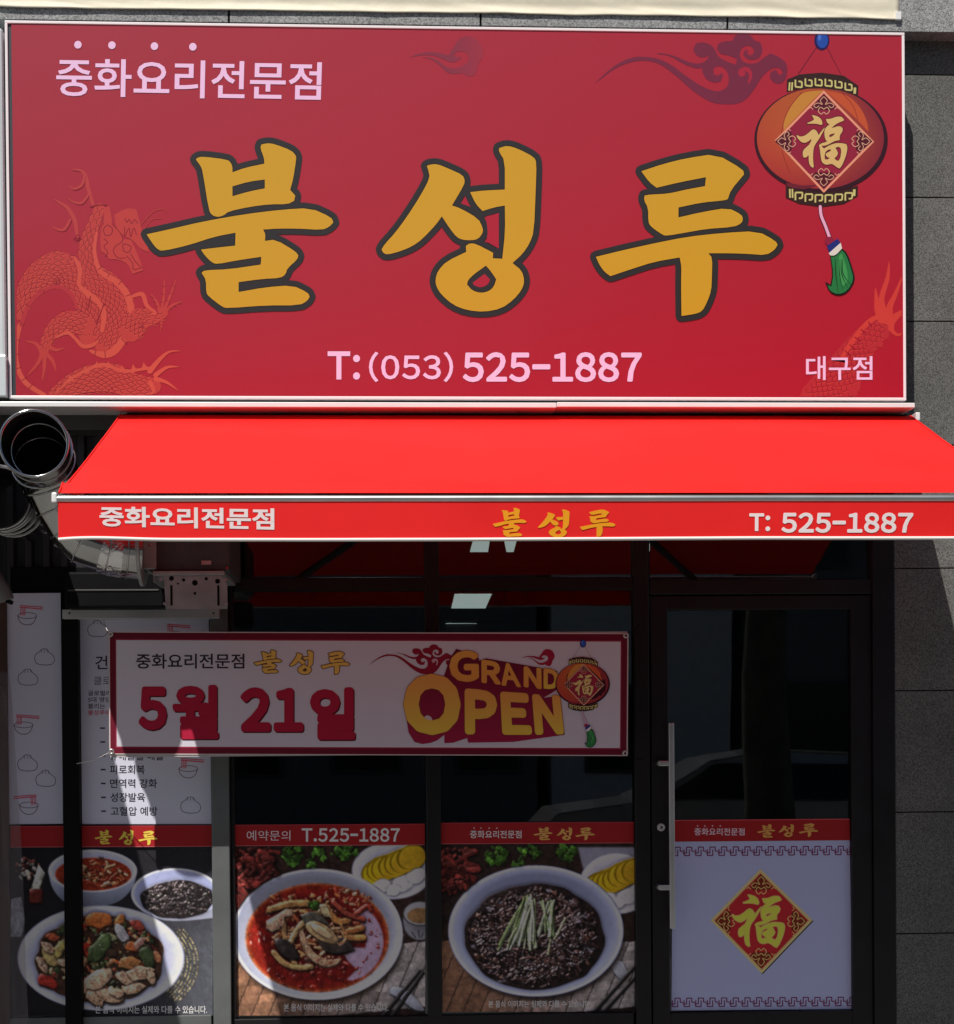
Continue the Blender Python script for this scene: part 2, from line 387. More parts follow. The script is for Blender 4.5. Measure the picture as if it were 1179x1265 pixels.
class Ink:
    """shapes given in photo positions, laid one over the other (20 microns apart) on the plane Y"""
    def __init__(s, Y, gain=1.0, clip=None, warp=None, step=2e-5):
        s.Y = Y; s.gain = gain; s.clip = clip; s.warp = warp; s.step = step; s.k = 0
        s.v = []; s.f = []; s.c = []; s.t = lambda p: p
    def col(s, c): return tuple(min(.86, max(0.0, x * s.gain)) for x in lin(c))
    def _emit(s, vs, fs, color):
        Y = s.Y - s.k * s.step; s.k += 1; b = len(s.v)
        fn = color if callable(color) else None; cc = None if fn else s.col(color)
        cl = []
        for p in vs:
            w = U(p[0], p[1], Y)
            if s.warp: w.y += s.warp(w.x, w.z)
            s.v.append(w[:]); cl.append(s.col(fn(p)) if fn else cc)
        for f in fs:
            a, q, r = vs[f[0]], vs[f[1]], vs[f[2]]
            ar = (q[0] - a[0]) * (r[1] - a[1]) - (r[0] - a[0]) * (q[1] - a[1])
            if ar > 0: f = f[::-1]                                   # photo rows run downwards: keep normals towards the street
            s.f.append([b + i for i in f]); s.c += [cl[i] for i in f]
    def polys(s, ps, color, mode=1, sm=0):
        out = []
        for p in ps:
            if sm: p = smooth_poly(p, sm)
            p = [s.t(q) for q in p]
            if s.clip: p = clip_poly(p, s.clip)
            if len(p) >= 3: out.append(p)
        if not out: return s
        if len(out) == 1 and len(out[0]) <= 4 and mode == 1:
            s._emit(out[0], [list(range(len(out[0])))], color); return s
        V, fs = union(out, 1e-5, mode == 3); s._emit(V, fs, color); return s
    def poly(s, p, color, holes=(), sm=0):
        return s.polys([p] + list(holes), color, 3 if holes else 1, sm)
    def rect(s, x0, y0, x1, y1, color): return s.poly([(x0, y0), (x1, y0), (x1, y1), (x0, y1)], color)
    def stroke(s, path, w, color, curve=0, disc=8):
        if curve: path = spline(path, curve)
        return s.polys(stroke_polys(path, resample_w(w, len(path)), disc), color)
    def ell(s, cx, cy, rx, ry, color, n=40, rot=0.0): return s.poly(ellipse(cx, cy, rx, ry, n, rot), color)
    def ring_grad(s, cx, cy, rx, ry, stops, n=48):
        """ellipse painted with colour stops [(radius share, colour)], drawn as one mesh of rings"""
        vs = [s.t((cx, cy))]; cols = [stops[0][1]]; fs = []
        for j, (q, c) in enumerate(stops):
            for k in range(n):
                a = 2 * math.pi * k / n; vs.append(s.t((cx + rx * q * math.cos(a), cy + ry * q * math.sin(a)))); cols.append(c(a) if callable(c) else c)
        if callable(cols[0]): cols[0] = cols[0](0)
        for k in range(n): fs.append([0, 1 + k, 1 + (k + 1) % n])
        for j in range(len(stops) - 1):
            for k in range(n):
                a = 1 + j * n; fs.append([a + k, a + n + k, a + n + (k + 1) % n, a + (k + 1) % n])
        Y = s.Y - s.k * s.step; s.k += 1
        for f in fs:
            P = [vs[i] for i in f]; C = [cols[i] for i in f]
            if s.clip and any(not (s.clip[0] <= p[0] <= s.clip[2] and s.clip[1] <= p[1] <= s.clip[3]) for p in P):
                P = clip_poly(P, s.clip); C = [C[0]] * len(P)
                if len(P) < 3: continue
            b = len(s.v)
            for p in P:
                w = U(p[0], p[1], Y)
                if s.warp: w.y += s.warp(w.x, w.z)
                s.v.append(w[:])
            ar = sum(P[i][0] * P[(i + 1) % len(P)][1] - P[(i + 1) % len(P)][0] * P[i][1] for i in range(len(P)))
            idx = list(range(len(P)))
            if ar > 0: idx = idx[::-1]
            s.f.append([b + i for i in idx]); s.c += [s.col(C[i]) for i in idx]
        return s
    def text(s, st, x0, y0, x1, y1, color, bold=0.0, quad=None):
        v, f, f2 = text_mesh(st, bold)
        if quad:
            a, b, c, d = [np.array(q, float) for q in quad]          # TL TR BR BL
            vs = [tuple((a * (1 - x) + b * x) * (1 - y) + (d * (1 - x) + c * x) * y) for x, y in v]
        else: vs = [(x0 + (x1 - x0) * x, y0 + (y1 - y0) * y) for x, y in v]
        s._emit([s.t(p) for p in vs], f, color)
        if f2: s._emit([s.t(p) for p in vs], f2, color)
        return s
    def build(s, name, mat, parent):
        me = bpy.data.meshes.new(name); me.from_pydata(s.v, [], s.f); me.materials.append(mat)
        ca = me.color_attributes.new("Col", 'FLOAT_COLOR', 'CORNER')
        a = np.ones((len(s.c), 4), np.float32); a[:, :3] = np.array(s.c, np.float32).reshape(-1, 3); ca.data.foreach_set("color", a.ravel()); me.update()
        return link(name, me, parent)

def blur(a, r):
    """three box blurs, radius r"""
    r = int(max(1, r))
    for _ in range(2):
        for ax in (0, 1):
            n = a.shape[ax]; pad = [(0, 0)] * a.ndim; pad[ax] = (r + 1, r)
            c = np.cumsum(np.pad(a, pad, mode='edge'), axis=ax)
            a = (np.take(c, range(2 * r + 1, 2 * r + 1 + n), ax) - np.take(c, range(0, n), ax)) / (2 * r + 1)
    return a
class Photo:
    """a printed food photograph: painted shape by shape with a height map, lit, grained and laid on a fine coloured grid"""
    def __init__(s, Y, gain, clip, ss=3, seed=0):
        s.Y = Y; s.gain = gain; s.clip = clip; s.ss = ss; s.t = lambda p: p
        s.W = int(round((clip[2] - clip[0]) * ss)); s.Hn = int(round((clip[3] - clip[1]) * ss))
        s.C = np.zeros((s.Hn, s.W, 3)); s.Z = np.zeros((s.Hn, s.W)); s.G = np.zeros((s.Hn, s.W)); s.T = np.zeros((s.Hn, s.W))
        s.h = 0.0; s.gl = 0.0; s.tex = .25; s.lift = 0.0; s.soft = 0; s.rng = np.random.default_rng(seed)
    def mode(s, h=0.0, gl=0.0, tex=.25, soft=0): s.h = h; s.gl = gl; s.tex = tex; s.soft = soft; return s
    def _box(s, x0, y0, x1, y1):
        a = max(0, int(math.floor(x0))), max(0, int(math.floor(y0))), min(s.W, int(math.ceil(x1)) + 1), min(s.Hn, int(math.ceil(y1)) + 1)
        return a if a[2] > a[0] and a[3] > a[1] else None
    def _px(s, p): p = s.t(p); return ((p[0] - s.clip[0]) * s.ss, (p[1] - s.clip[1]) * s.ss)
    def _fill(s, bx, m, color, dome):
        if bx is None or not m.any(): return
        sl = (slice(bx[1], bx[3]), slice(bx[0], bx[2]))
        if callable(color):
            ys = np.arange(bx[1], bx[3], 10); xs = np.arange(bx[0], bx[2], 10)
            g = np.array([[color((x / s.ss + s.clip[0], y / s.ss + s.clip[1])) for x in xs] for y in ys], float)
            c = np.repeat(np.repeat(g, 10, 0), 10, 1)[:bx[3] - bx[1], :bx[2] - bx[0]]; c = blur(c, 5)
        else: c = np.broadcast_to(np.array(color, float), (bx[3] - bx[1], bx[2] - bx[0], 3))
        if s.soft:
            w = blur(m.astype(float), s.soft)[..., None]; s.C[sl] = s.C[sl] * (1 - w) + c * w
        else: s.C[sl][m] = c[m]
        s.T[sl][m] = s.tex; s.G[sl][m] = s.gl
        if s.h: s.Z[sl][m] = s.Z[sl][m].mean() + .3 + (dome * s.h)[m]
        elif not s.soft: s.Z[sl][m] = s.Z[sl][m].mean()
    def _mask(s, P):
        P = np.array(P); bx = s._box(P[:, 0].min(), P[:, 1].min(), P[:, 0].max(), P[:, 1].max())
        if bx is None: return None, None
        X, Y = np.meshgrid(np.arange(bx[0], bx[2]) + .5, np.arange(bx[1], bx[3]) + .5); m = np.zeros(X.shape, bool)
        for i in range(len(P)):
            (x0, y0), (x1, y1) = P[i - 1], P[i]
            if y0 == y1: continue
            m ^= ((y0 > Y) != (y1 > Y)) & (X < (x1 - x0) * (Y - y0) / (y1 - y0) + x0)
        return bx, m
    def poly(s, p, color, holes=(), sm=0):
        if sm: p = smooth_poly(p, sm)
        P = [s._px(q) for q in p]; bx, m = s._mask(P)
        if bx is None: return s
        d = 0.0
        if s.h:
            r = max(1, int(min(m.shape) * .2)); f = np.pad(m.astype(float), r * 2); d = blur(f, r)[r * 2:-r * 2, r * 2:-r * 2]; d = np.sqrt(np.clip(d * 1.6 - .6, 0, 1)) * r * 1.5
        s._fill(bx, m, color, d); return s
    def ell(s, cx, cy, rx, ry, color, n=40, rot=0.0): return s.poly(ellipse(cx, cy, rx, ry, n, rot), color)
    def stroke(s, path, w, color, curve=0, disc=8):
        if curve: path = spline(path, curve)
        w = resample_w(w, len(path)); W = w if isinstance(w, list) else [w] * len(path)
        P = [s._px(p) for p in path]; R = [max(.6, x * s.ss / 2) for x in W]; mr = max(R)
        xs = [p[0] for p in P]; ys = [p[1] for p in P]; bx = s._box(min(xs) - mr, min(ys) - mr, max(xs) + mr, max(ys) + mr)
        if bx is None: return s
        X, Y = np.meshgrid(np.arange(bx[0], bx[2]) + .5, np.arange(bx[1], bx[3]) + .5); m = np.zeros(X.shape, bool); dm = np.zeros(X.shape)
        for i in range(len(P) - 1):
            ax, ay = P[i]; dx, dy = P[i + 1][0] - ax, P[i + 1][1] - ay; L2 = dx * dx + dy * dy + 1e-9
            t = np.clip(((X - ax) * dx + (Y - ay) * dy) / L2, 0, 1); d = np.hypot(X - ax - t * dx, Y - ay - t * dy); r = R[i] + (R[i + 1] - R[i]) * t
            q = d < r; m |= q; dm = np.maximum(dm, np.sqrt(np.clip(r * r - d * d, 0, None)))
        s._fill(bx, m, color, dm); return s
    def ring_grad(s, cx, cy, rx, ry, stops, n=48):
        c = s._px((cx, cy)); e = s._px((cx + rx, cy + ry)); RX, RY = e[0] - c[0], e[1] - c[1]
        bx = s._box(c[0] - RX, c[1] - RY, c[0] + RX, c[1] + RY)
        if bx is None: return s
        X, Y = np.meshgrid(np.arange(bx[0], bx[2]) + .5, np.arange(bx[1], bx[3]) + .5); u, v = (X - c[0]) / RX, (Y - c[1]) / RY
        q = np.hypot(u, v); an = np.arctan2(v, u) % (2 * math.pi); m = q < 1; out = np.zeros(X.shape + (3,)); A = np.linspace(0, 2 * math.pi, 65)
        cs = []
        for r_, cc in stops:
            if callable(cc):
                tab = np.array([cc(a) for a in A]); cs.append(np.stack([np.interp(an, A, tab[:, i]) for i in range(3)], -1))
            else: cs.append(np.broadcast_to(np.array(cc, float), out.shape))
        rs = [r_ for r_, _ in stops]; out[:] = cs[0]
        for i in range(len(stops) - 1):
            t = np.clip((q - rs[i]) / (rs[i + 1] - rs[i]), 0, 1)[..., None]; out = np.where((q >= rs[i])[..., None], cs[i] * (1 - t) + cs[i + 1] * t, out)
        sl = (slice(bx[1], bx[3]), slice(bx[0], bx[2])); s.C[sl][m] = out[m]; s.T[sl][m] = s.tex; s.G[sl][m] = s.gl; s.Z[sl][m] = s.lift; return s
    def noise(s, r):
        n = blur(s.rng.standard_normal((s.Hn, s.W)), r); return n / (n.std() + 1e-9)
    def build(s, name, mat, parent, relief=.5):
        Z = blur(s.Z + s.noise(2) * .18 * s.T + s.noise(5) * .35 * s.T, 1); gy, gx = np.gradient(Z); gx *= relief; gy *= relief
        nn = np.sqrt(gx * gx + gy * gy + 1); L = np.array((-.42, -.55, .72)); L = L / np.linalg.norm(L)
        d = (-gx * L[0] - gy * L[1] + L[2]) / nn / L[2]; Hv = L + np.array((0, 0, 1.0)); Hv = Hv / np.linalg.norm(Hv)
        sp = np.clip((-gx * Hv[0] - gy * Hv[1] + Hv[2]) / nn, 0, 1) ** 40 - .05
        flat = np.clip(Hv[2], 0, 1) ** 40; sp = np.clip(sp - flat, 0, 1)
        ao = np.clip(blur(Z, 8) - Z, 0, 6)
        C = s.C * np.clip(.25 + .75 * d, .25, 1.7)[..., None] / (1 + .16 * ao[..., None])
        C = C * (1 + s.T * (.28 * s.noise(2) + .3 * s.noise(7)))[..., None] + (sp * s.G)[..., None] * np.array((150, 146, 150)) + 0.5
        C = blur(np.clip(C, 0, 255), 1); q = s.ss; h, w = s.Hn // q, s.W // q
        C = C[:h * q, :w * q].reshape(h, q, w, q, 3).mean((1, 3)); C = np.clip(C + s.rng.normal(0, 1.3, C.shape), 0, 255) / 255
        C = np.where(C <= .04045, C / 12.92, ((C + .055) / 1.055) ** 2.4) * s.gain
        xs = np.linspace(s.clip[0], s.clip[2], w); ys = np.linspace(s.clip[1], s.clip[3], h); X, Y = np.meshgrid(xs, ys)
        D_ = np.stack([(X - 589.5) / F, np.ones_like(X), -(Y - YH) / F], -1) @ CM.T; t = (D + s.Y) / D_[..., 1]
        V = np.stack([D_[..., 0] * t, np.full_like(X, s.Y), EYE + D_[..., 2] * t], -1).reshape(-1, 3)
        I = np.arange(h * w).reshape(h, w); Fq = np.stack([I[:-1, :-1], I[1:, :-1], I[1:, 1:], I[:-1, 1:]], -1).reshape(-1, 4)
        me = bpy.data.meshes.new(name); me.from_pydata(V.tolist(), [], Fq.tolist()); me.materials.append(mat)
        ca = me.color_attributes.new("Col", 'FLOAT_COLOR', 'POINT'); a = np.ones((h * w, 4), np.float32); a[:, :3] = np.clip(C, 0, .86).reshape(-1, 3); ca.data.foreach_set("color", a.ravel()); me.update()
        return link(name, me, parent)

# ---- traced artwork (photo positions)
t1, t2, t3 = crop(3.93, 150, 150), crop(4.716, 450, 150), crop(4.0655, 710, 150)
BUL = [mapp(t1, p) for p in (
    [(362,185),(370,176),(395,170),(515,185),(532,200),(540,220),(540,247),(600,225),(695,205),(693,175),(675,130),(680,112),(712,105),(745,110),(825,140),(848,165),(850,180),(835,280),(820,332),(845,360),(840,385),(808,402),(720,402),(620,415),(520,437),(500,455),(470,465),(440,455),(425,430),(395,240),(385,215)],
    [(540,315),(620,292),(697,282),(697,325),(620,340),(540,363)],
    [(123,548),(250,520),(400,485),(600,450),(780,428),(920,420),(1020,465),(1030,490),(1010,512),(975,527),(860,520),(760,520),(688,525),(700,545),(698,580),(750,573),(845,630),(860,650),(855,670),(805,715),(800,740),(775,760),(680,765),(570,780),(570,828),(700,805),(830,795),(905,830),(915,850),(905,870),(865,893),(700,893),(515,907),(490,900),(425,850),(412,830),(412,770),(390,735),(405,722),(520,718),(677,695),(680,657),(560,675),(465,693),(440,685),(405,650),(387,622),(470,612),(553,603),(555,540),(450,560),(330,600),(200,630),(175,620),(150,590)])]
SEONG = [mapp(t2, p) for p in (
    [(365,260),(380,252),(425,247),(500,278),(575,312),(588,345),(580,375),(512,490),(560,505),(665,565),(692,620),(692,650),(665,685),(625,693),(575,690),(540,675),(500,625),(453,553),(420,600),(340,685),(285,725),(215,755),(135,777),(110,765),(102,745),(120,715),(180,650),(250,555),(330,430),(383,330),(375,285)],
    [(618,412),(700,402),(820,397),(820,230),(785,175),(787,155),(835,140),(900,160),(990,207),(1005,240),(1000,400),(990,640),(965,710),(925,770),(865,825),(920,870),(935,930),(920,980),(870,1040),(800,1090),(700,1110),(600,1100),(520,1070),(450,1010),(420,960),(415,920),(430,870),(480,815),(595,760),(593,725),(615,710),(650,712),(752,765),(750,797),(805,800),(822,640),(820,490),(760,500),(690,522),(650,480)],
    [(710,840),(740,875),(770,920),(755,965),(725,990),(680,1000),(630,985),(600,950),(605,925),(640,890)])]
RU = [mapp(t3, p) for p in (
    [(335,250),(450,212),(560,185),(710,162),(845,240),(852,265),(785,345),(770,390),(750,397),(640,407),(522,432),(522,482),(640,455),(770,433),(838,467),(847,490),(838,512),(800,530),(660,540),(560,558),(460,575),(440,568),(385,530),(370,505),(370,435),(348,395),(352,372),(380,367),(470,363),(560,342),(655,325),(660,280),(530,305),(412,333),(375,305)],
    [(107,680),(250,645),(400,612),(560,580),(740,560),(920,550),(1010,600),(1020,620),(1005,645),(962,672),(870,665),(780,662),(672,662),(692,685),(690,780),(687,850),(665,910),(640,955),(600,968),(537,977),(535,800),(537,730),(528,683),(400,705),(290,740),(180,777),(150,755),(125,720)])]
NAME = [([BUL[0]], [BUL[1]]), ([BUL[2]], []), ([SEONG[0]], []), ([SEONG[1]], [SEONG[2]]), ([RU[0]], []), ([RU[1]], [])]
NBOX = (181, 176, 961, 391)
tf = crop(13.1, 895, 1090)
FU = [mapp(tf, p) for p in (
    [(382,200),(430,205),(490,225),(540,265),(562,325),(552,355),(520,355),(470,340),(390,335),(310,340),(305,325),(360,305),(400,285),(418,265),(400,235)],
    [(120,525),(140,520),(180,545),(250,535),(320,490),(375,440),(410,425),(450,440),(485,490),(492,520),(540,460),(595,395),(590,430),(550,500),(500,585),(430,680),(410,740),(400,840),(405,960),(415,1030),(390,1040),(345,1000),(328,930),(328,840),(280,880),(240,875),(225,820),(235,760),(290,710),(340,670),(375,600),(372,580),(330,615),(270,645),(210,635),(160,590),(135,555)],
    [(618,262),(700,260),(790,225),(860,222),(895,235),(925,280),(905,295),(820,325),(750,370),(715,408),(760,395),(820,375),(880,385),(905,425),(890,475),(850,520),(848,600),(800,605),(740,625),(680,660),(600,690),(540,690),(585,735),(640,700),(720,665),(800,645),(900,650),(960,665),(980,710),(970,790),(940,890),(890,1000),(850,1052),(810,1040),(760,1000),(710,975),(640,995),(580,980),(545,940),(530,860),(515,730),(500,680),(530,655),(635,625),(600,570),(590,480),(600,420),(640,375),(680,350),(640,325),(625,290)],
    [(675,545),(672,525),(700,505),(770,490),(750,520),(700,550)],
    [(610,790),(650,755),(700,745),(700,770),(640,800),(615,815),(615,840),(650,875),(685,885),(640,910),(600,905),(595,840)],
    [(775,720),(830,705),(865,725),(875,780),(860,880),(830,930),(790,920),(760,890),(800,855),(822,810),(800,760)])]
FBOX = (904, 1105, 970, 1170.5)
tcb, tcs = crop(4.449, 725, 30), crop(9.825, 500, 35)
CLOUD = mapp(tcb, [(45,325),(100,270),(170,215),(250,180),(320,177),(400,190),(470,225),(540,280),(620,335),(680,362),(730,370),(770,350),(783,310),(775,260),(745,232),(715,228),(695,245),(700,275),(720,283),(745,265),(748,285),(735,315),(700,322),(660,305),(638,270),(632,240),(600,243),(555,228),(510,205),(470,180),(430,167),(385,163),(400,157),(450,165),(500,180),(550,205),(600,217),(640,212),(665,190),(668,172),(640,185),(605,175),(585,140),(600,105),(640,97),(690,115),(710,150),(725,180),(770,205),(820,222),(825,190),(780,170),(735,165),(715,135),(725,105),(760,92),(800,92),(815,60),(860,45),(905,62),(920,90),(955,100),(968,140),(955,180),(925,197),(880,192),(860,165),(868,145),(885,140),(880,155),(893,172),(915,165),(920,140),(900,118),(870,118),(845,140),(840,175),(860,208),(900,218),(940,212),(970,185),(1010,160),(1060,180),(1100,215),(1105,260),(1090,310),(1060,330),(1025,320),(1005,290),(1012,262),(1040,250),(1050,270),(1065,280),(1080,265),(1060,240),(1020,240),(985,265),(955,300),(920,360),(880,410),(830,438),(760,440),(700,435),(640,405),(570,355),(500,290),(430,235),(370,205),(300,198),(230,210),(150,245),(90,290)])
SWIRL = mapp(tcb, [(830,265),(845,240),(880,232),(905,250),(912,285),(895,325),(885,320),(895,285),(885,262),(865,258),(875,275),(860,288),(840,285)])
PUFF = mapp(tcs, [(70,350),(140,315),(240,292),(340,288),(430,298),(500,322),(540,325),(570,260),(600,230),(640,150),(700,100),(780,95),(870,120),(930,200),(960,290),(940,370),(900,420),(880,500),(860,560),(800,590),(740,570),(700,540),(640,555),(560,555),(500,520),(430,450),(360,395),(290,365),(220,354),(290,348),(370,370),(430,410),(500,470),(570,492),(650,485),(720,450),(770,410),(780,340),(740,285),(670,275),(620,295),(605,330),(640,355),(690,335),(680,370),(620,410),(560,412),(480,380),(410,350),(330,325),(240,322),(150,335)])

def draw_name(k, dst, fill, line=None, lw=0.0, edge=None, per=None):
    """the calligraphic shop name; dst = box of the whole name or three boxes, one per syllable"""
    src = [(181, 176, 413, 381), (471.6, 179, 663, 386), (736, 190, 961, 391)]
    for g in range(3):
        m = xf(src[g], per[g]) if per else xf(NBOX, dst)
        parts = NAME[2 * g:2 * g + 2]
        if line:
            ps = []
            for outs, holes in parts:
                for o in outs:
                    q = smooth_poly(mapp(m, o)); ps.append(q); ps += stroke_polys(q + [q[0]], lw * 2, 10)
                for h in holes:
                    pass
            # keep the eye of the second syllable open, fill the narrow slots
            if g == 1:
                for outs, holes in parts:
                    for o in outs:
                        if holes:
                            h = mapp(m, holes[0]); ps = [p for p in ps]
                k.polys(_ring_open(ps), line)
            else: k.polys(ps, line)
            if edge:
                for outs, holes in parts:
                    for o in outs + holes:
                        q = smooth_poly(mapp(m, o)); k.polys(stroke_polys(q + [q[0]], lw * .28, 6), edge)
        for outs, holes in parts:
            for o in outs: k.poly(smooth_poly(mapp(m, o)), fill, [smooth_poly(mapp(m, h)) for h in holes])
def _ring_open(ps): return ps

def draw_fu(k, dst, fill, edge=None, ew=1.0):
    m = xf(FBOX, dst)
    if edge:
        for p in FU:
            q = mapp(m, p); k.polys(stroke_polys(q + [q[0]], ew, 6), edge)
    k.poly(smooth_poly(mapp(m, FU[0])), fill); k.poly(smooth_poly(mapp(m, FU[1])), fill)
    k.poly(smooth_poly(mapp(m, FU[2])), fill, [mapp(m, h) for h in FU[3:]])

def lerp(a, b, t): return tuple(a[i] + (b[i] - a[i]) * t for i in range(3))
def draw_lantern(k, dim=False):
    """in the photo positions of the big sign; k.t may move it elsewhere"""
    T = crop(5.272, 925, 30); base = k.t
    C = (lambda c: c) if not dim else (lambda c: tuple(v * .62 + 2 for v in c))
    def at(pts): return mapp(T, pts)
    k.stroke(at([(455, 130), (325, 320)]), .7, C((120, 28, 45))); k.stroke(at([(500, 130), (600, 320)]), .7, C((120, 28, 45)))
    k.poly(ellipse(*T((477, 105)), 9.4, 12, 24), C((36, 22, 80))); k.poly(ellipse(*T((480, 103)), 7, 9.8, 24), C((35, 75, 165)))
    k.poly(ellipse(*T((462, 85)), 2.2, 4, 14), C((75, 110, 195)))
    k.poly(ellipse(*T((472, 752)), 82.5, 65.5, 56), C((50, 14, 24)))
    # paper body
    o0 = (189, 120, 48); o1 = (178, 62, 45); o2 = (130, 36, 48)
    def body(a):
        q = .5 + .5 * math.cos(a); v = .5 - .5 * math.sin(a)
        c = lerp((175, 85, 42), o2, min(1, max(0, (q - .35) * 1.7))); return C(lerp(c, lerp((170, 50, 45), o2, min(1, q * 1.2)), 1 - v))
    k.ring_grad(*T((468, 742)), 78.5, 62.5, [(0.02, C((186, 90, 45))), (.5, lambda a: lerp(C((186, 92, 45)), body(a), .5)), (1.0, body)], 56)
    k.poly(at([(345, 440), (490, 430), (430, 480), (230, 690), (225, 640), (270, 540)]), C((192, 130, 52)), sm=2)
    k.poly(at([(500, 432), (640, 455), (730, 540), (775, 640), (780, 700), (690, 600)]), C((190, 82, 44)), sm=2)
    k.stroke(at([(345, 445), (262, 550), (225, 650), (212, 745), (225, 850), (270, 970)]), .9, C((140, 44, 34)), 5)
    k.stroke(at([(612, 450), (680, 530), (712, 620)]), .8, C((140, 40, 40)), 5)
    k.poly(at([(245, 1030), (350, 1050), (475, 1045), (360, 1075), (245, 1060)]), C((105, 30, 44)))
    top = [(250,360),(330,327),(475,315),(620,335),(715,400),(712,470),(600,432),(475,418),(330,420),(248,440)]
    bot = [(242,1050),(350,1085),(475,1097),(600,1085),(712,1050),(710,1120),(620,1170),(475,1190),(330,1170),(242,1130)]
    k.poly(at(top), C((52, 28, 20))); k.poly(at(bot), C((52, 28, 20)))
    cr = C((198, 190, 120))
    for i in range(6):                                                # fret on both rims
        x = 305 + i * 65; y = 352 + ((x - 475) / 230) ** 2 * 38 + (x - 475) * .07
        k.polys(stroke_polys(at([(x, y), (x, y + 46), (x + 42, y + 50), (x + 42, y + 14), (x + 20, y + 10)]), 2.0, 0), cr)
        yb = 1100 + 0.0 * x - ((x - 475) / 230) ** 2 * 30
        k.polys(stroke_polys(at([(x, yb + 62), (x, yb + 12), (x + 46, yb + 12), (x + 44, yb + 48), (x + 22, yb + 50)]), 2.0, 0), cr)
    for x in (268, 285): k.stroke(at([(x, 378), (x - 4, 432)]), 2, cr, 0, 0); k.stroke(at([(x, 1072), (x + 2, 1130)]), 2, cr, 0, 0)
    for x in (690, 696): k.stroke(at([(x, 412), (x - 2, 452)]), 2, cr, 0, 0); k.stroke(at([(x - 4, 1075), (x - 6, 1118)]), 2, cr, 0, 0)
    k.poly(at([(490, 430), (818, 765), (490, 1098), (170, 757)]), C((225, 150, 120)))
    k.poly(at([(490, 450), (797, 765), (490, 1078), (191, 757)]), C((142, 30, 55)))
    for a in range(4): lace(k, T((490, 762)), 62.0, 60.0, a, C((214, 165, 135)), C((80, 18, 30)), 1.0)
    m = xf((310, 590, 645, 940), (*T((310, 590)), *T((645, 940))))
    draw_fu(k, (*T((310, 590)), *T((645, 940))), C((210, 178, 112)), C((80, 18, 30)), 1.6)
    # tassel
    T2 = crop(3.33, 900, 20)
    k.stroke(mapp(T2, [(378, 783), (382, 820), (400, 865), (418, 915)]), 5.2, C((60, 20, 40)), 5)
    k.stroke(mapp(T2, [(378, 783), (382, 820), (400, 865), (418, 915)]), 3.6, C((225, 170, 200)), 5)
    k.ell(*T2((416, 925)), 6, 5.5, C((140, 30, 60)), 18)
    k.poly(mapp(T2, [(405, 945), (450, 915), (462, 935), (415, 972)]), C((34, 44, 120)))
    k.poly(mapp(T2, [(413, 975), (462, 932), (468, 955), (440, 985), (420, 985)]), C((215, 215, 205)))
    g = [(418,984),(440,985),(468,956),(490,975),(512,1040),(523,1085),(492,1138),(450,1152),(415,1135),(398,1092),(420,1105),(428,1060)]
    k.poly(mapp(T2, g), C((14, 26, 18)), sm=1)
    k.poly(mapp(T2, [(422,989),(441,990),(467,963),(484,980),(506,1042),(516,1085),(488,1132),(450,1145),(418,1130),(408,1106),(424,1112),(433,1060)]), C((38, 118, 62)), sm=1)
    k.poly(mapp(T2, [(452,990),(466,975),(488,1040),(492,1090),(470,1110),(450,1060)]), C((62, 150, 80)), sm=1)
    for x0, x1 in ((440, 452), (455, 472), (464, 492), (470, 508)):
        k.stroke(mapp(T2, [(x0, 1000), (x0 + 2, 1060), (x1, 1138 - (x1 - 452) * .5)]), [.6, 1.2, .4], C((16, 52, 28)), 5)

def lace(k, c, rx, ry, a, col, dark, sc):
    """curl ornament in one corner of a diamond (a = 0 top, 1 right, 2 bottom, 3 left)"""
    ux = [(0, -1), (1, 0), (0, 1), (-1, 0)][a]; vx = (-ux[1], ux[0])
    def P(r, s): return (c[0] + (ux[0] * r + vx[0] * s) * rx, c[1] + (ux[1] * r + vx[1] * s) * ry)
    k.poly([P(.97, 0), P(.72, .23), P(.64, .17), P(.64, -.17), P(.72, -.23)], dark)
    for sg in (1, -1):
        k.stroke([P(.92, 0), P(.84, .07 * sg), P(.76, .03 * sg), P(.79, .12 * sg), P(.74, .2 * sg), P(.69, .15 * sg), P(.73, .1 * sg)], .85 * sc, col, 4, 4)
        k.stroke([P(.66, .22 * sg), P(.7, .26 * sg), P(.67, .3 * sg)], .8 * sc, col, 3, 4)
        k.stroke([P(.66, 0), P(.7, .07 * sg), P(.62, .11 * sg), P(.56, .05 * sg), P(.6, .01 * sg)], .95 * sc, col, 4, 4)

# ------------------------------------------------------------------ setting: ground, street
g = MB(); g.box(-30, 30, -4.2, 0.3, -.3, 0.0)
tag(g.build("pavement", simple("paving", (.17, .165, .155), .8, var=.2, vs=3, bump=.3, bs=40)), kind="structure")
g = MB(); g.box(-30, 30, -13.0, -4.2, -.35, -.13)
tag(g.build("road", simple("asphalt", (.055, .055, .057), .85, var=.25, vs=4, bump=.4, bs=120)), kind="structure")
g = MB(); g.box(-30, 30, -22, -13.0, -.3, 0.0)
tag(g.build("pavement_opposite", simple("paving_far", (.27, .26, .25), .8, var=.2, vs=3)), kind="structure")
g = MB(); g.box(-150, 150, -150, 60, -.6, -.36)
tag(g.build("ground", simple("soil", (.16, .14, .11), .9, var=.2)), kind="structure")

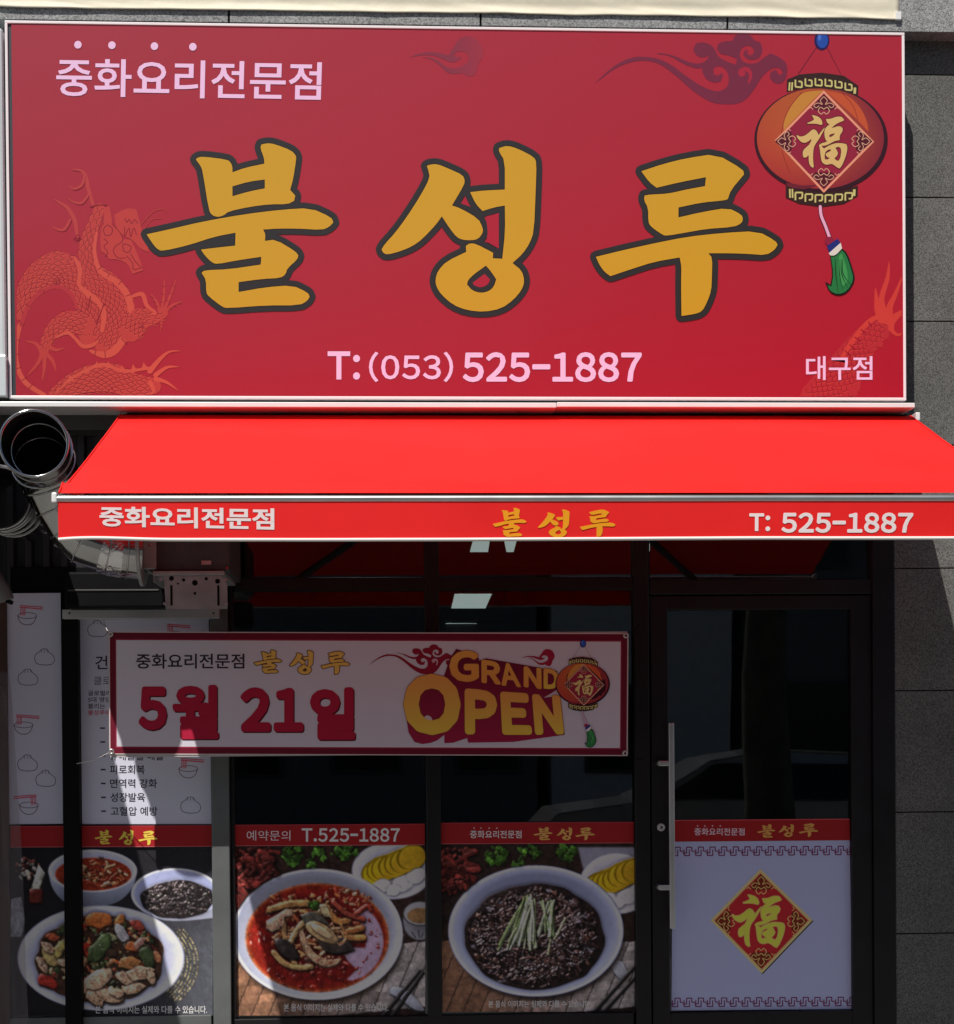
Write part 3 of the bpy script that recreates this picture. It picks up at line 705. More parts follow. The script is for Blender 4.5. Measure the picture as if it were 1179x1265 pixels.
# ------------------------------------------------------------------ big wall, lintel, siding, interior
WY = -0.04
X_EDGE = U(1106, 900, WY).x
t = thing("stone_wall", "grey speckled granite wall of large slabs right of the glass door", "wall", (X_EDGE + 1, 0, 0))
rows = [1302, 1153, 1003, 853, 702, 550, 397, 244, 92.5, 30]
zs = [0.0] + [U(1150, r, WY).z for r in rows[1:]]
m = MB(); jt = MB(); XR = X_EDGE + 4.0
for i in range(len(zs) - 1):
    x = X_EDGE
    for w in ((1.02, 1.02, 1.02, .94) if i % 2 == 0 else (.98, 1.02, 1.02, .98)):
        m.box(x + (.002 if x > X_EDGE else 0), x + w - .002, WY, WY + .05, zs[i] + .0025, zs[i + 1] - .0025, c=.0015, mi=random.choice((0, 0, 1))); x += w
jt.box(X_EDGE + .004, XR, WY + .012, WY + .3, 0, zs[-1] - .004)
m.build("slab_facing", [M['granite'], M['granite_b']], t); jt.build("backing", M['joint'], t)

LY = -0.13                                                            # projecting granite band above the sign
zl = U(1150, 39.5, LY).z
t = thing("stone_lintel", "paler granite band projecting above the red sign", "lintel", (0, 0, zl))
m = MB(); xs = [-4.2, U(-27, 20, LY).x, U(283, 20, LY).x, U(594, 25, LY).x, U(899, 30, LY).x, U(1210, 30, LY).x, XR]
for a, b in zip(xs[:-1], xs[1:]): m.box(a + .004, b - .004, LY, .1, zl, zl + .5, c=.002)
m.build("slab_facing", M['granite_light'], t)
m = MB(); m.box(-4.2, XR, LY + .012, .12, zl + .006, zl + 3.2); m.build("backing", M['joint'], t)

# cream vinyl sheet over the top
CY = LY - .010
cz = U(600, 17.5, CY).z; cx1 = U(1111, 20, CY).x
t = thing("cream_banner", "cream vinyl sheet with creased lower edge across the very top", "banner", (0, CY, cz))
rr = random.Random(3)
wob = [rr.uniform(-1, 1) for _ in range(400)]
def nz(x, f=1.0):
    q = x * f + 50; i = int(math.floor(q)); a = q - i; a = a * a * (3 - 2 * a); return wob[i % 400] * (1 - a) + wob[(i + 1) % 400] * a
def sheet_y(x, z):
    h = z - cz
    return CY + .002 * nz(x, 3.1) + .002 * nz(x * 1.0 + h * 7, 9.0) * math.exp(-h * 14) + .006 * math.exp(-((h - .035) / .02) ** 2) * (.3 + .7 * abs(nz(x, 2.3))) - .003 * math.exp(-(h / .012) ** 2)
m = MB(); nx = 360
vs = []; fs = []; hs = [0, .006, .012, .02, .028, .036, .045, .056, .07, .1, .16, .3, .6]
for j, h in enumerate(hs):
    for i in range(nx + 1):
        x = -4.0 + (cx1 + 4.0) * i / nx; z0 = cz + .004 * nz(x, 1.7) + .0025 * nz(x, 6.5)
        vs.append((x, sheet_y(x, cz + h), z0 + h))
for j in range(len(hs) - 1):
    for i in range(nx): a = j * (nx + 1) + i; fs.append([a, a + 1, a + nx + 2, a + nx + 1])
m.add(vs, fs, 0, True); o = m.build("sheet", M['cream'], t)
so = o.modifiers.new("thick", 'SOLIDIFY'); so.thickness = .004; so.offset = -1
m = MB(); m.pbox(1107, 14, 1114, 24, CY - .006, LY - .001, c=.002); m.build("clip", M['white'], t)

# dark recess left of the granite: siding behind the ducts
XL = U(-3, 900, 0).x - 1.6
t = thing("ribbed_cladding", "dark ribbed metal cladding behind the steel ducts", "cladding", (-1.7, .06, 0))
m = MB(); x = -3.6
while x < U(300, 700, 0).x:
    p = .072; z0, z1 = 1.95, U(100, 440, 0).z
    m.add([(x, .05, z0), (x + .030, .05, z0), (x + .038, .02, z0), (x + .064, .02, z0), (x + p, .05, z0),
           (x, .05, z1), (x + .030, .05, z1), (x + .038, .02, z1), (x + .064, .02, z1), (x + p, .05, z1)],
          [[0, 1, 6, 5], [1, 2, 7, 6], [2, 3, 8, 7], [3, 4, 9, 8]]); x += p
m.build("sheet", M['siding'], t)

# room
IX0, IX1, IY1, ICZ = -3.4, X_EDGE + .3, 10.5, 2.65
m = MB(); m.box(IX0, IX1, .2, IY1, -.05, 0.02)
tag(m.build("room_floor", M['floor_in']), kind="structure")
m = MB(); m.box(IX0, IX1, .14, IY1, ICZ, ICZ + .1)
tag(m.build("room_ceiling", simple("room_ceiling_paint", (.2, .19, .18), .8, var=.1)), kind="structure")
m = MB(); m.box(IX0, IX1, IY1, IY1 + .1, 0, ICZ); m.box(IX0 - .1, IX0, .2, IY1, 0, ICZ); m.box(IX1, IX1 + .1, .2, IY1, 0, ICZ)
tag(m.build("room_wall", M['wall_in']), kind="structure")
m = MB(); m.box(-4.0, X_EDGE, .1, .2, ICZ + .12, U(500, 30, 0).z)       # wall behind the sign
tag(m.build("shop_wall", simple("rendered_wall", (.12, .12, .12), .8, var=.1), None), "dark rendered wall above the shopfront behind the sign", "wall")

EM = bpy.data.materials.new("ceiling_panel_light"); EM.use_nodes = True
b = EM.node_tree.nodes["Principled BSDF"]; b.inputs["Base Color"].default_value = (.6, .6, .6, 1)
b.inputs["Emission Color"].default_value = (.86, 1.0, .95, 1); b.inputs["Emission Strength"].default_value = .95
cl = [([(562, 733.7), (607.7, 733.7), (599.8, 751.3), (557.9, 751.3)], "lit ceiling light panel in full view above the hanging banner"),
      ([(551, 770), (589, 770), (583, 783), (546, 783)], "deepest lit ceiling light, half hidden by the banner's top edge"),
      ([(586, 662), (606, 662), (603, 681.6), (581, 681.6)], "lit ceiling light just below the awning's yellow lettering, left of a pair"),
      ([(622, 662), (640, 662), (634.5, 681.6), (626, 681.6)], "narrow lit ceiling light just under the awning, right of a pair")]
for q, lab in cl:
    P = [UZ(x, y, ICZ - .03) for x, y in q]
    c = sum(P, Vector()) / 4
    t = thing("ceiling_light", lab, "light", (c.x, c.y, ICZ), "ceiling lights inside the shop")
    m = MB(); m.add([p + Vector((0, 0, -.002)) for p in P], [[0, 1, 2, 3]]); m.build("diffuser", EM, t)
    m = MB(); vs = [c + (p - c) * 1.06 for p in P]
    m.add([tuple(v) for v in vs] + [(v.x, v.y, ICZ) for v in vs], [[0, 1, 2, 3], [0, 4, 5, 1], [1, 5, 6, 2], [2, 6, 7, 3], [3, 7, 4, 0]]); m.build("housing", M['white'], t)

# ------------------------------------------------------------------ shopfront: frame, panes, door
t = sf = thing("shopfront", "dark framed glass shopfront under the red awning", "shopfront", (0, 0, 0))
FY = -0.035
m = MB()
def v_post(px0, px1, py0, py1, yf, mi=0, yb=.05):
    m.pbox(px0, py0, px1, py1, yf, yb, mi, .004)
ZB, ZT = 0.0, U(600, 505, 0).z
def post(px0, px1, yf, z0=ZB, z1=ZT, at=900, c=.004):
    m.box(U(px0, at, yf).x, U(px1, at, yf).x, yf, .05, z0, z1, 0, c)
for a in ((526, 544, FY, U(500, 1256, 0).z), (784, 803, FY - .005), (1079, 1106.2, FY - .01), (284, 289, FY + .01)):
    m = MB(); post(*a); m.build("mullion", M['frame'], t)
m = MB()
zt0, zt1 = U(530, 729, FY).z, U(530, 713, FY).z
m.box(U(289, 700, FY).x, U(784, 700, FY).x, FY + .004, .05, zt0, zt1, 0, .004)
m.build("transom", M['frame'], t); m = MB()
m.box(U(803, 700, FY).x, U(1079, 700, FY).x, FY + .002, .05, U(940, 734, FY).z, U(940, 716, FY).z, 0, .004)
m.build("transom", M['frame'], t); m = MB()
m.box(U(284, 700, FY).x, U(1079, 700, FY).x, FY + .006, .05, ZT - .07, ZT, 0, .004)
m.build("transom", M['frame'], t); m = MB()
m.box(U(289, 1250, FY).x, U(784, 1250, FY).x, FY + .006, .05, 0, U(500, 1256, FY).z, 0, .004); m.build("bottom_rail", M['frame'], t)
m = MB(); m.box(U(262, 1000, FY).x, U(284, 1000, FY).x, FY - .02, .05, 0, ZT - .3, 0, .004); m.build("corner_post", M['frame_grey'], t)
m = MB(); m.box(U(78, 1000, -.06).x, U(98.5, 1000, -.06).x, -.06, .05, 0, U(88, 757, -.06).z, 0, .004)
m.build("black_post", M['black'], t)
m = MB(); m.box(U(-60, 1000, 0).x, U(12, 1000, 0).x, -.02, .05, 0, U(5, 730, 0).z, 0, .004); m.build("side_panel", M['brown'], t)
m = MB(); m.box(U(12, 1256, 0).x, U(262, 1256, 0).x, -.02, .05, 0, U(140, 1255, 0).z, 0, .003); m.build("sill", M['frame_grey'], t)
m = MB(); m.box(U(12, 700, 0).x, U(262, 700, 0).x, .012, .05, U(100, 762, 0).z, U(100, 700, 0).z, 0, .003); m.build("fascia", M['black'], t)
def pane(x0, x1, z0, z1, par, y=0.0):
    k = MB(); k.box(x0, x1, y, y + .008, z0, z1); return k.build("window_pane", M['glass'], par)
xa, xb, xc, xd = U(289, 900, 0).x, U(526, 900, 0).x, U(544, 900, 0).x, U(784, 900, 0).x
zb = U(500, 1256, 0).z
pane(xa, xb, zb, zt0, t); pane(xc, xd, zb, zt0, t); pane(xa, xb, zt1, ZT - .07, t); pane(xc, xd, zt1, ZT - .07, t)
pane(U(803, 700, 0).x, U(1079, 700, 0).x, U(940, 716, 0).z, ZT - .07, t)
pane(U(12, 900, 0).x, U(78, 900, 0).x, U(140, 1255, 0).z, U(40, 735, 0).z, t); pane(U(98, 900, 0).x, U(262, 900, 0).x, U(140, 1255, 0).z, U(150, 763, 0).z, t)
# door leaf
DY = -0.028
m = MB(); dz0, dz1 = .04, U(940, 736, DY).z
dxl, dxr = U(804.5, 900, DY).x, U(1077.5, 900, DY).x
pxl, pxr = U(826, 900, DY).x, U(1052, 900, DY).x
pz1, pz0 = U(940, 753, DY).z, U(940, 1250, DY).z
m.box(dxl, pxl, DY, .03, dz0, dz1, 0, .004); m.box(pxr, dxr, DY, .03, dz0, dz1, 0, .004)
m.box(pxl, pxr, DY + .001, .03, pz1, dz1, 0, .003); m.box(pxl, pxr, DY + .001, .03, dz0, pz0, 0, .003)
door = m.build("door", M['frame'], t)
pane(pxl, pxr, pz0, pz1, door, 0.0)
HYd = DY - .055
hx = U(830, 1000, HYd).x; hz0, hz1 = U(830, 1147, HYd).z, U(830, 893, HYd).z
m = MB(); m.box(hx - .0115, hx + .0115, HYd - .008, HYd + .008, hz0, hz1, 0, .003)
for py in (943, 1096.5):
    z = U(820, py, HYd).z; x0 = U(816, py, HYd).x
    m.tube([(x0, DY, z), (x0, HYd + .008, z)], .011, 14); m.box(x0 - .004, hx, HYd - .003, HYd + .007, z - .011, z + .011, 0, .003)
m.build("handle", M['alu'], door)
m = MB(); c = U(817, 1022, DY - .01); m.tube([(c.x, DY, c.z), (c.x, DY - .01, c.z)], .0165, 20); m.ring((c.x, DY - .01, c.z), (0, 1, 0), .012, .0035)
m.box(c.x - .0015, c.x + .006, DY - .0115, DY - .009, c.z - .004, c.z + .004, 1)
m.build("lock_cylinder", [M['alu'], M['black']], door)

# ------------------------------------------------------------------ the big sign
SY = -0.25
sx0, sx1 = U(10, 260, SY).x - .004, U(1118.5, 260, SY).x
sz0, sz1 = U(560, 493.5, SY).z, U(560, 33, SY).z
s = sg = thing("shop_sign", "large red sign board with gold calligraphy and a printed paper lantern", "sign", (0, SY, sz0))
m = MB(); m.box(sx0 + .004, sx1 - .004, SY + .004, .1, sz0 + .004, sz1 - .004); m.build("sign_box", M['side'], s)
m = MB(); w = .011                                                    # thin pale edge profile, 3 mm proud
m.box(sx0, sx1, SY - .004, SY + .03, sz1 - w, sz1, 0, .002); m.box(sx0, sx1, SY - .004, SY + .03, sz0, sz0 + w, 0, .002)
m.box(sx0, sx0 + w, SY - .0035, SY + .03, sz0 + w, sz1 - w, 0, .002); m.box(sx1 - w, sx1, SY - .0035, SY + .03, sz0 + w, sz1 - w, 0, .002)
m.build("edge_trim", M['trim'], s)
k = Ink(SY)
n = 24                                                                # printed face: pale sky sheen at upper left painted into the red
def sheen_c(p): 
    a = min(1, max(0, (p[0] / 1120 * .55 + (p[1] - 30) / 460 * .45))); return lerp((162, 48, 62), (172, 24, 44), a)
vs = []; fs = []
for j in range(n + 1):
    for i in range(n + 1): vs.append((i / n, j / n))
tl, tr, bl, br = (14, 28), (1115, 42.5), (20, 490), (1117, 492.5)
q = [tuple((np.array(tl) * (1 - a) + np.array(tr) * a) * (1 - b_) + (np.array(bl) * (1 - a) + np.array(br) * a) * b_) for a, b_ in vs]
for j in range(n):
    for i in range(n): a = j * (n + 1) + i; fs.append([a, a + 1, a + n + 2, a + n + 1])
k._emit(q, fs, sheen_c); k.build("sign_face", INK_SIGN, s)
SYa = SY - .0006
# dragons
def draw_dragon():
    k = Ink(SYa, clip=(21, 60, 1114, 490), step=8e-6); T = crop(4.217, 10, 200)
    B = (184, 62, 58); Dk = (136, 30, 42); Li = (200, 80, 66)
    def body(path, w, scales=True, c=B, sp=26):
        pt = spline(path, 6); ww = resample_w(w, len(pt))
        k.polys(stroke_polys(mapp(T, pt), [x / 4.217 for x in ww], 10), c)
        if not scales: return
        P = [np.array(p) for p in pt]; acc = 0
        rows = []; L = [0]
        for i in range(1, len(P)): L.append(L[-1] + np.linalg.norm(P[i] - P[i - 1]))
        d = 14; r = 0; arcs = []
        while d < L[-1]:
            x = np.interp(d, L, [p[0] for p in P]); y = np.interp(d, L, [p[1] for p in P]); wi = np.interp(d, L, ww)
            i = min(max(np.searchsorted(L, d), 1), len(P) - 1); tn = P[i] - P[i - 1]; tn = tn / (np.linalg.norm(tn) + 1e-9); nn = np.array([-tn[1], tn[0]])
            h = wi / 2 - 6; m_ = max(1, int(2 * h / sp)); off = (r % 2) * .5
            for q in range(m_ + 1):
                s0 = -h + (q + off) * (2 * h / m_)
                if s0 > h: continue
                c0 = np.array([x, y]) + nn * s0; a_ = sp * .46
                arcs += stroke_polys([T(c0 - nn * a_ + tn * 4), T(c0 - nn * a_ * .6 - tn * 12), T(c0 - tn * 19), T(c0 + nn * a_ * .6 - tn * 12), T(c0 + nn * a_ + tn * 4)], .95, 0)
            d += 23; r += 1
        k.polys([[(x + .3, y + 1.0) for x, y in p] for p in arcs], Li); k.polys(arcs, Dk)
    def line(p, w, c=B): k.stroke(mapp(T, p), [x / 4.217 for x in w] if isinstance(w, list) else w / 4.217, c, 5)
    body([(60, 800), (92, 690), (160, 600), (255, 558), (330, 590), (385, 690), (430, 800), (420, 910)], [50, 100, 145, 185, 160, 110, 130, 100])
    line([(62, 850), (42, 950), (48, 1060), (92, 1150), (190, 1215)], [26, 24, 24, 26, 22], Li)
    line([(70, 850), (110, 745), (180, 675), (262, 650), (330, 690), (360, 760)], [22, 22, 20, 20, 24, 10], (176, 50, 58))
    for a, b_ in (((35, 925), (60, 930)), ((30, 1000), (58, 1002)), ((40, 1080), (66, 1070)), ((72, 1140), (98, 1122)), ((110, 1180), (130, 1155)), ((64, 840), (84, 850)), ((100, 745), (120, 760)), ((180, 660), (190, 682))):
        line([a, b_], 4, Dk)
    body([(480, 240), (450, 320), (420, 400), (410, 480), (440, 580), (520, 660), (570, 770), (540, 890), (500, 970)], [50, 62, 70, 82, 110, 160, 190, 160, 90])
    line([(462, 370), (452, 470), (482, 570), (560, 620), (620, 690), (640, 780), (620, 890), (560, 980), (500, 1005), (430, 985)], [14, 18, 24, 30, 34, 34, 34, 40, 36, 14], Li)
    for a, b_ in (((470, 560), (492, 545)), ((520, 600), (532, 578)), ((575, 640), (592, 620)), ((615, 700), (640, 690)), ((620, 790), (655, 792)), ((590, 920), (620, 950)), ((505, 985), (508, 1020)), ((460, 978), (452, 1010))): line([a, b_], 4, Dk)
    body([(400, 850), (320, 830), (250, 860), (205, 930), (185, 1000)], [110, 110, 80, 60, 44])
    for p in ([(185, 985), (155, 1050), (105, 1110)], [(190, 1000), (190, 1070), (180, 1135)], [(200, 1000), (235, 1040), (250, 1088)], [(180, 1000), (150, 950), (100, 935)], [(210, 960), (250, 980), (290, 970)]): line(p, [24, 18, 6])
    body([(640, 880), (690, 820), (760, 815), (815, 790)], [120, 120, 60, 40])
    line([(650, 700), (700, 690), (725, 750), (770, 785), (740, 795)], [16, 24, 20, 10, 6], Li)
    for p in ([(800, 780), (812, 700), (815, 615)], [(815, 770), (845, 700), (875, 615)], [(820, 780), (860, 745), (910, 728)], [(790, 780), (775, 730), (745, 688)], [(800, 810), (800, 850), (795, 880)]):
        line(p, [16, 14, 4]); 
        for q in (.3, .55, .8):
            x = p[0][0] + (p[2][0] - p[0][0]) * q; y = p[0][1] + (p[2][1] - p[0][1]) * q; line([(x - 7, y - 3), (x + 7, y + 3)], 3, Dk)
    line([(250, 915), (310, 890), (350, 920), (390, 960), (440, 955), (470, 930)], [8, 20, 16, 22, 20, 6], Li)
    line([(350, 500), (375, 560), (372, 640), (420, 690), (470, 730), (500, 790), (490, 880)], [12, 24, 18, 34, 26, 28, 20], Li)
    line([(430, 700), (415, 770)], [6, 5], Dk); line([(500, 740), (460, 850)], [7, 4], Dk)
    # antlers, mane, head
    for p, w in (([(445, 225), (422, 150), (405, 75), (380, 45), (335, 40)], [16, 20, 20, 12, 5]), ([(400, 70), (385, 120), (345, 140), (318, 124)], [12, 14, 11, 5]), ([(420, 170), (385, 212), (345, 210), (315, 190)], [12, 14, 11, 5]),
                 ([(362, 390), (350, 310), (315, 245), (275, 215), (240, 195)], [16, 22, 20, 14, 5]), ([(325, 300), (295, 350), (260, 352), (232, 338)], [13, 15, 12, 5])):
        line([(a + 4, b_ + 4) for a, b_ in p], [x * .7 for x in w], Dk); line(p, w, (180, 62, 62))
    k.poly(mapp(T, [(555,275),(620,238),(670,248),(690,330),(725,420),(735,470),(690,455),(650,405),(600,385),(560,340)]), B, sm=2)
    k.poly(mapp(T, [(490,330),(535,320),(580,360),(600,402),(640,405),(672,470),(690,520),(705,565),(650,585),(625,530),(575,508),(530,508),(510,480),(485,465),(480,400)]), B, sm=1)
    k.poly(mapp(T, [(500, 240), (530, 230), (545, 320), (500, 340)]), B, sm=1)
    for p in ([(500, 345), (520, 330), (545, 350), (535, 380), (505, 380), (498, 350)], [(548, 330), (585, 370), (598, 410), (560, 440), (550, 470), (575, 500), (615, 500)], [(600, 425), (640, 440), (630, 470), (605, 465), (598, 430)],
              [(610, 295), (620, 315), (632, 300), (645, 322), (660, 300), (675, 320)], [(608, 340), (610, 385), (630, 345), (640, 390), (655, 345), (670, 380)], [(500, 400), (520, 420), (500, 440), (520, 470), (510, 490)],
              [(620, 490), (650, 530), (655, 560), (700, 550)], [(640, 480), (665, 520), (690, 545)], [(345, 405), (365, 380), (375, 400), (355, 412)], [(430, 235), (470, 225), (515, 225)]): line(p, 5, Dk)
    line([(690, 330), (750, 265), (800, 245), (830, 260)], [4, 5, 5, 3]); line([(710, 350), (750, 300), (800, 295)], [4, 5, 3])
    # lower coil
    body([(240, 1215), (330, 1165), (430, 1130), (540, 1125), (640, 1160), (760, 1170)], [60, 110, 140, 150, 130, 80])
    line([(250, 1200), (330, 1130), (420, 1080), (500, 1055), (600, 1090), (700, 1080), (760, 1070)], [6, 12, 16, 18, 16, 16, 14], Li)
    for x, y in ((330, 1120), (410, 1075), (470, 1050), (530, 1050), (600, 1070), (660, 1065), (715, 1055)): k.poly(mapp(T, [(x - 20, y + 25), (x - 8, y - 12), (x + 2, y + 5), (x + 22, y + 20)]), Li)
    for p in ([(740, 1090), (790, 1030), (840, 990), (900, 985)], [(770, 1110), (830, 1070), (890, 1068)], [(770, 1130), (830, 1150), (885, 1190)], [(740, 1150), (760, 1190), (740, 1215)]): line(p, [30, 22, 12, 3] if len(p) == 4 else [26, 16, 3], Li)
    # second tail at the right edge
    k1 = k; k = Ink(SYa, clip=(21, 60, 1114, 490), step=8e-6)
    T = crop(5.383, 960, 320)
    B = (178, 44, 52); Li = (200, 62, 54); Dk = (140, 20, 40)
    body([(310, 960), (400, 830), (480, 690), (575, 560), (660, 470), (735, 415)], [270, 240, 180, 150, 135, 90], True, B, 46)
    line([(430, 660), (520, 520), (620, 410), (700, 385), (750, 420), (745, 470)], [20, 26, 26, 24, 20, 8], Li)
    for a, b_ in (((455, 610), (490, 650)), ((485, 570), (520, 600)), ((520, 520), (555, 548)), ((560, 470), (590, 492)), ((610, 420), (630, 450)), ((690, 375), (690, 410))): line([a, b_], 6, Dk)
    for p, w in (([(700, 400), (670, 330), (655, 190)], [50, 36, 3]), ([(720, 400), (695, 270), (735, 130), (746, 18)], [50, 30, 22, 3]), ([(745, 410), (750, 320), (790, 230), (845, 90)], [50, 34, 22, 4]), ([(755, 420), (800, 375), (860, 335)], [44, 34, 10]), ([(760, 430), (770, 480), (810, 505), (860, 470)], [30, 22, 14, 6])): line(p, w, Li)
    for x, y in ((730, 520), (690, 580), (630, 600), (540, 870), (510, 890)): k.poly(mapp(T, [(x - 40, y), (x - 10, y - 50), (x + 20, y - 20), (x + 10, y), (x + 25, y + 15)]), B, sm=1)
    return k1, k
for k in draw_dragon(): k.build("dragon_print", INK_SIGN, s)
k = Ink(SYa); k.poly(CLOUD, (116, 38, 62), sm=1); k.poly(SWIRL, (165, 36, 58), sm=1); k.build("cloud_print", INK_SIGN, s)
k = Ink(SYa)
def puff_c(p): return lerp((132, 48, 66), (160, 46, 64), min(1, max(0, (p[0] - 555) / 50)))
k.poly(PUFF, puff_c, sm=1); k.build("cloud_print", INK_SIGN, s)
k = Ink(SYa - .0006); draw_lantern(k); k.build("lantern_print", INK_SIGN, s)
k = Ink(SYa - .0011); draw_name(k, NBOX, (200, 156, 38), (46, 44, 43), 7.4, (24, 18, 14))
# the two open gaps of the middle syllable show the red board
for p in ([(565, 478), (588, 440), (618, 497)], [(708, 555), (785, 533), (785, 740), (712, 700), (722, 640)], [(632, 940), (702, 888), (735, 922), (722, 950), (680, 970), (640, 955)]): k.poly(mapp(t2, p), (170, 32, 54), sm=1)
k.build("name_lettering", INK_SIGN, s)
PK = (238, 198, 234)
def line_of(*calls):
    k = Ink(SYa - .0011)
    for c in calls: c(k)
    k.build("lettering", INK_SIGN, s)
def dots(k):
    for x, y in ((96.5, 55.2), (138.5, 55.8), (191, 57), (238.5, 57.8)): k.ell(x, y, 4.6, 4.8, PK, 20)
line_of(lambda k: k.text("중화요리전문점", 0, 0, 0, 0, PK, .014, [(70, 72), (398, 77), (396.5, 124), (69.5, 118.5)]), dots)
line_of(lambda k: k.text("T:", 405, 434, 445, 469, PK, .028), lambda k: k.text("(053)", 456, 434.5, 560, 472, PK, .018), lambda k: k.text("525-1887", 572, 435, 793, 472, PK, .032))
line_of(lambda k: k.text("대구점", 996, 440, 1078, 469.5, PK, .012))
# aluminium rail under the sign, in two lengths
ry = SY - .02; xj = U(688, 500, ry).x
rz1, rz0 = U(560, 497, ry).z, U(560, 503.5, ry).z
m = MB(); m.box(-3.6, xj - .001, ry, .05, rz0, rz1, 0, .003); m.build("bottom_rail", M['white'], s)
m = MB(); m.box(xj + .001, U(1131, 500, ry).x, ry + .004, .05, rz0 + .004, rz1 + .003, 0, .003); m.build("bottom_rail", M['white'], s)
m = MB(); m.box(-3.6, U(1128, 505, ry).x, -.1, .05, rz0 - .06, rz0 - .001); m.build("under_rail", M['dark_metal'], s)

# neighbour's sign at the left edge
nx1 = U(8, 260, SY).x - .004
s = thing("neighbour_sign", "milky white side of the next shop's sign at the left edge", "sign", (nx1 - .6, -.2, U(5, 490, SY).z))
m = MB(); m.box(nx1 - 2.2, nx1, SY - .02, .08, U(5, 489, SY).z, U(5, 36, SY).z, 0, .012); m.build("sign_body", M['acrylic'], s)
m = MB(); m.box(nx1 - 2.2, nx1 - .001, SY - .023, SY + .02, U(5, 490.5, SY).z - .006, U(5, 489.5, SY).z + .012, 0, .003); m.box(nx1 - .05, nx1 + .004, SY - .03, SY, U(5, 492, SY).z, U(5, 440, SY).z, 1, .006); m.build("edge_profile", [M['alu'], M['acrylic']], s)

# ------------------------------------------------------------------ awning
AY0, AY1 = -.16, -1.45
az1 = U(640, 513, AY0).z; az0 = U(640, 609, AY1).z
axL = .5 * (U(147, 513, AY0).x + U(75, 606, AY1).x); axR = U(1122, 513, AY0).x + .01
s = aw = thing("awning", "bright red fabric awning with lettered valance over the shopfront", "awning", ((axL + axR) / 2, AY0, az1))
def aw_z(x, q):
    sag = -.012 * math.sin(math.pi * q) + .006 * nz(x * 1.0 + q * 1.3, 1.9) * math.sin(math.pi * min(1, q * 1.0)) 
    lip = .02 * math.exp(-((q - .955) / .022) ** 2)
    return az1 + (az0 - az1) * q + sag + lip
m = MB(); vs = []; fs = []; nx, nq = 120, 60
for j in range(nq + 1):
    for i in range(nx + 1):
        q = j / nq; x = axL + (axR - axL) * i / nx; vs.append((x, AY0 + (AY1 - AY0) * q, aw_z(x, q)))
for j in range(nq):
    for i in range(nx): a = j * (nx + 1) + i; fs.append([a, a + nx + 1, a + nx + 2, a + 1])
m.add(vs, fs, 0, True); m.build("canopy", M['awning'], s)
m = MB(); edge = lambda x: [(x, AY0 + (AY1 - AY0) * j / 20, aw_z(x, j / 20) + .001) for j in range(21)]
m.tube(edge(axL + .001), .0035, 8); m.build("hem", M['awning'], s); m = MB(); m.tube(edge(axR - .001), .0035, 8); m.build("hem", M['awning'], s)
BY = AY1 - .012
bz = U(640, 616, BY).z
m = MB(); m.tube([(axL - .006, BY, bz), (axR + .006, BY, bz)], .0115, 16); m.build("front_bar", M['alu'], s)
for x in (axL - .010, axR + .010):
    m = MB(); m.box(x - .009, x + .009, BY - .015, BY + .02, bz - .014, bz + .02, 0, .005); m.build("end_cap", M['white'], s)
VY = BY - .005
vz1, vz0 = bz - .004, U(640, 667, VY).z
def vwarp(x, z):
    q = (vz1 - z) / (vz1 - vz0); return q * (.010 * nz(x, 1.3) + .004 * nz(x, 4.1))
def vbot(x): return vz0 + .006 * nz(x, .9) + .010 * max(0, 1 - (x - axL) / .5) ** 2 * math.sin((x - axL) * 9) - .0
m = MB(); vs = []; fs = []; nx = 200; nq = 10
for j in range(nq + 1):
    for i in range(nx + 1):
        x = axL + (axR - axL) * i / nx; z = vz1 + (vbot(x) - vz1) * j / nq; vs.append((x, VY + vwarp(x, z), z))
for j in range(nq):
    for i in range(nx): a = j * (nx + 1) + i; fs.append([a, a + nx + 1, a + nx + 2, a + 1])
m.add(vs, fs, 0, True); val = m.build("valance", M['valance'], s)
m = MB(); m.tube([(axL + (axR - axL) * i / 200, VY + vwarp(axL + (axR - axL) * i / 200, vz0), vbot(axL + (axR - axL) * i / 200)) for i in range(201)], .006, 8); m.build("piping", M['piping'], val)
k = Ink(VY - .0016, warp=vwarp)
k.text("중화요리전문점", 0, 0, 0, 0, (243, 222, 224), .028, [(123, 625.5), (339, 628), (339, 654.5), (123, 650)])
k.text("T:", 926, 634, 952, 656, (243, 222, 224), .04); k.text("525-1887", 966, 633, 1129, 658, (243, 222, 224), .04)
draw_name(k, None, (240, 158, 28), per=[(609, 627, 651, 663), (665, 629, 704, 664), (717, 629, 761, 663)])
k.build("lettering", INK_FAB, val)
for x, sgn in ((axL + .55, 1), (axR - .55, -1)):                         # folding arms
    m = MB(); e = (x + sgn * .42, (AY0 + AY1) / 2, (az0 + az1) / 2 - .10)
    m.tube([(x, AY0 + .03, az1 - .08), e], .022, 10); m.tube([e, (x + sgn * .05, AY1 + .01, az0 - .03)], .018, 10); m.tube([(e[0], e[1], e[2] - .03), (e[0], e[1], e[2] + .03)], .03, 12)
    m.build("folding_arm", M['dark_metal'], s)
m = MB(); m.tube([(axL + .02, AY0 + .02, az1 - .035), (axR - .02, AY0 + .02, az1 - .035)], .042, 16); m.box(axL, axR, AY0 + .04, -.02, az1 - .1, az1 + .02, 0, .01); m.build("roller", M['black'], s)
m = MB(); c = U(1133, 514, -.2); m.box(c.x - .004, c.x + .014, -.2, -.02, c.z - .018, c.z + .016, 0, .004); m.build("bracket", M['white'], s)

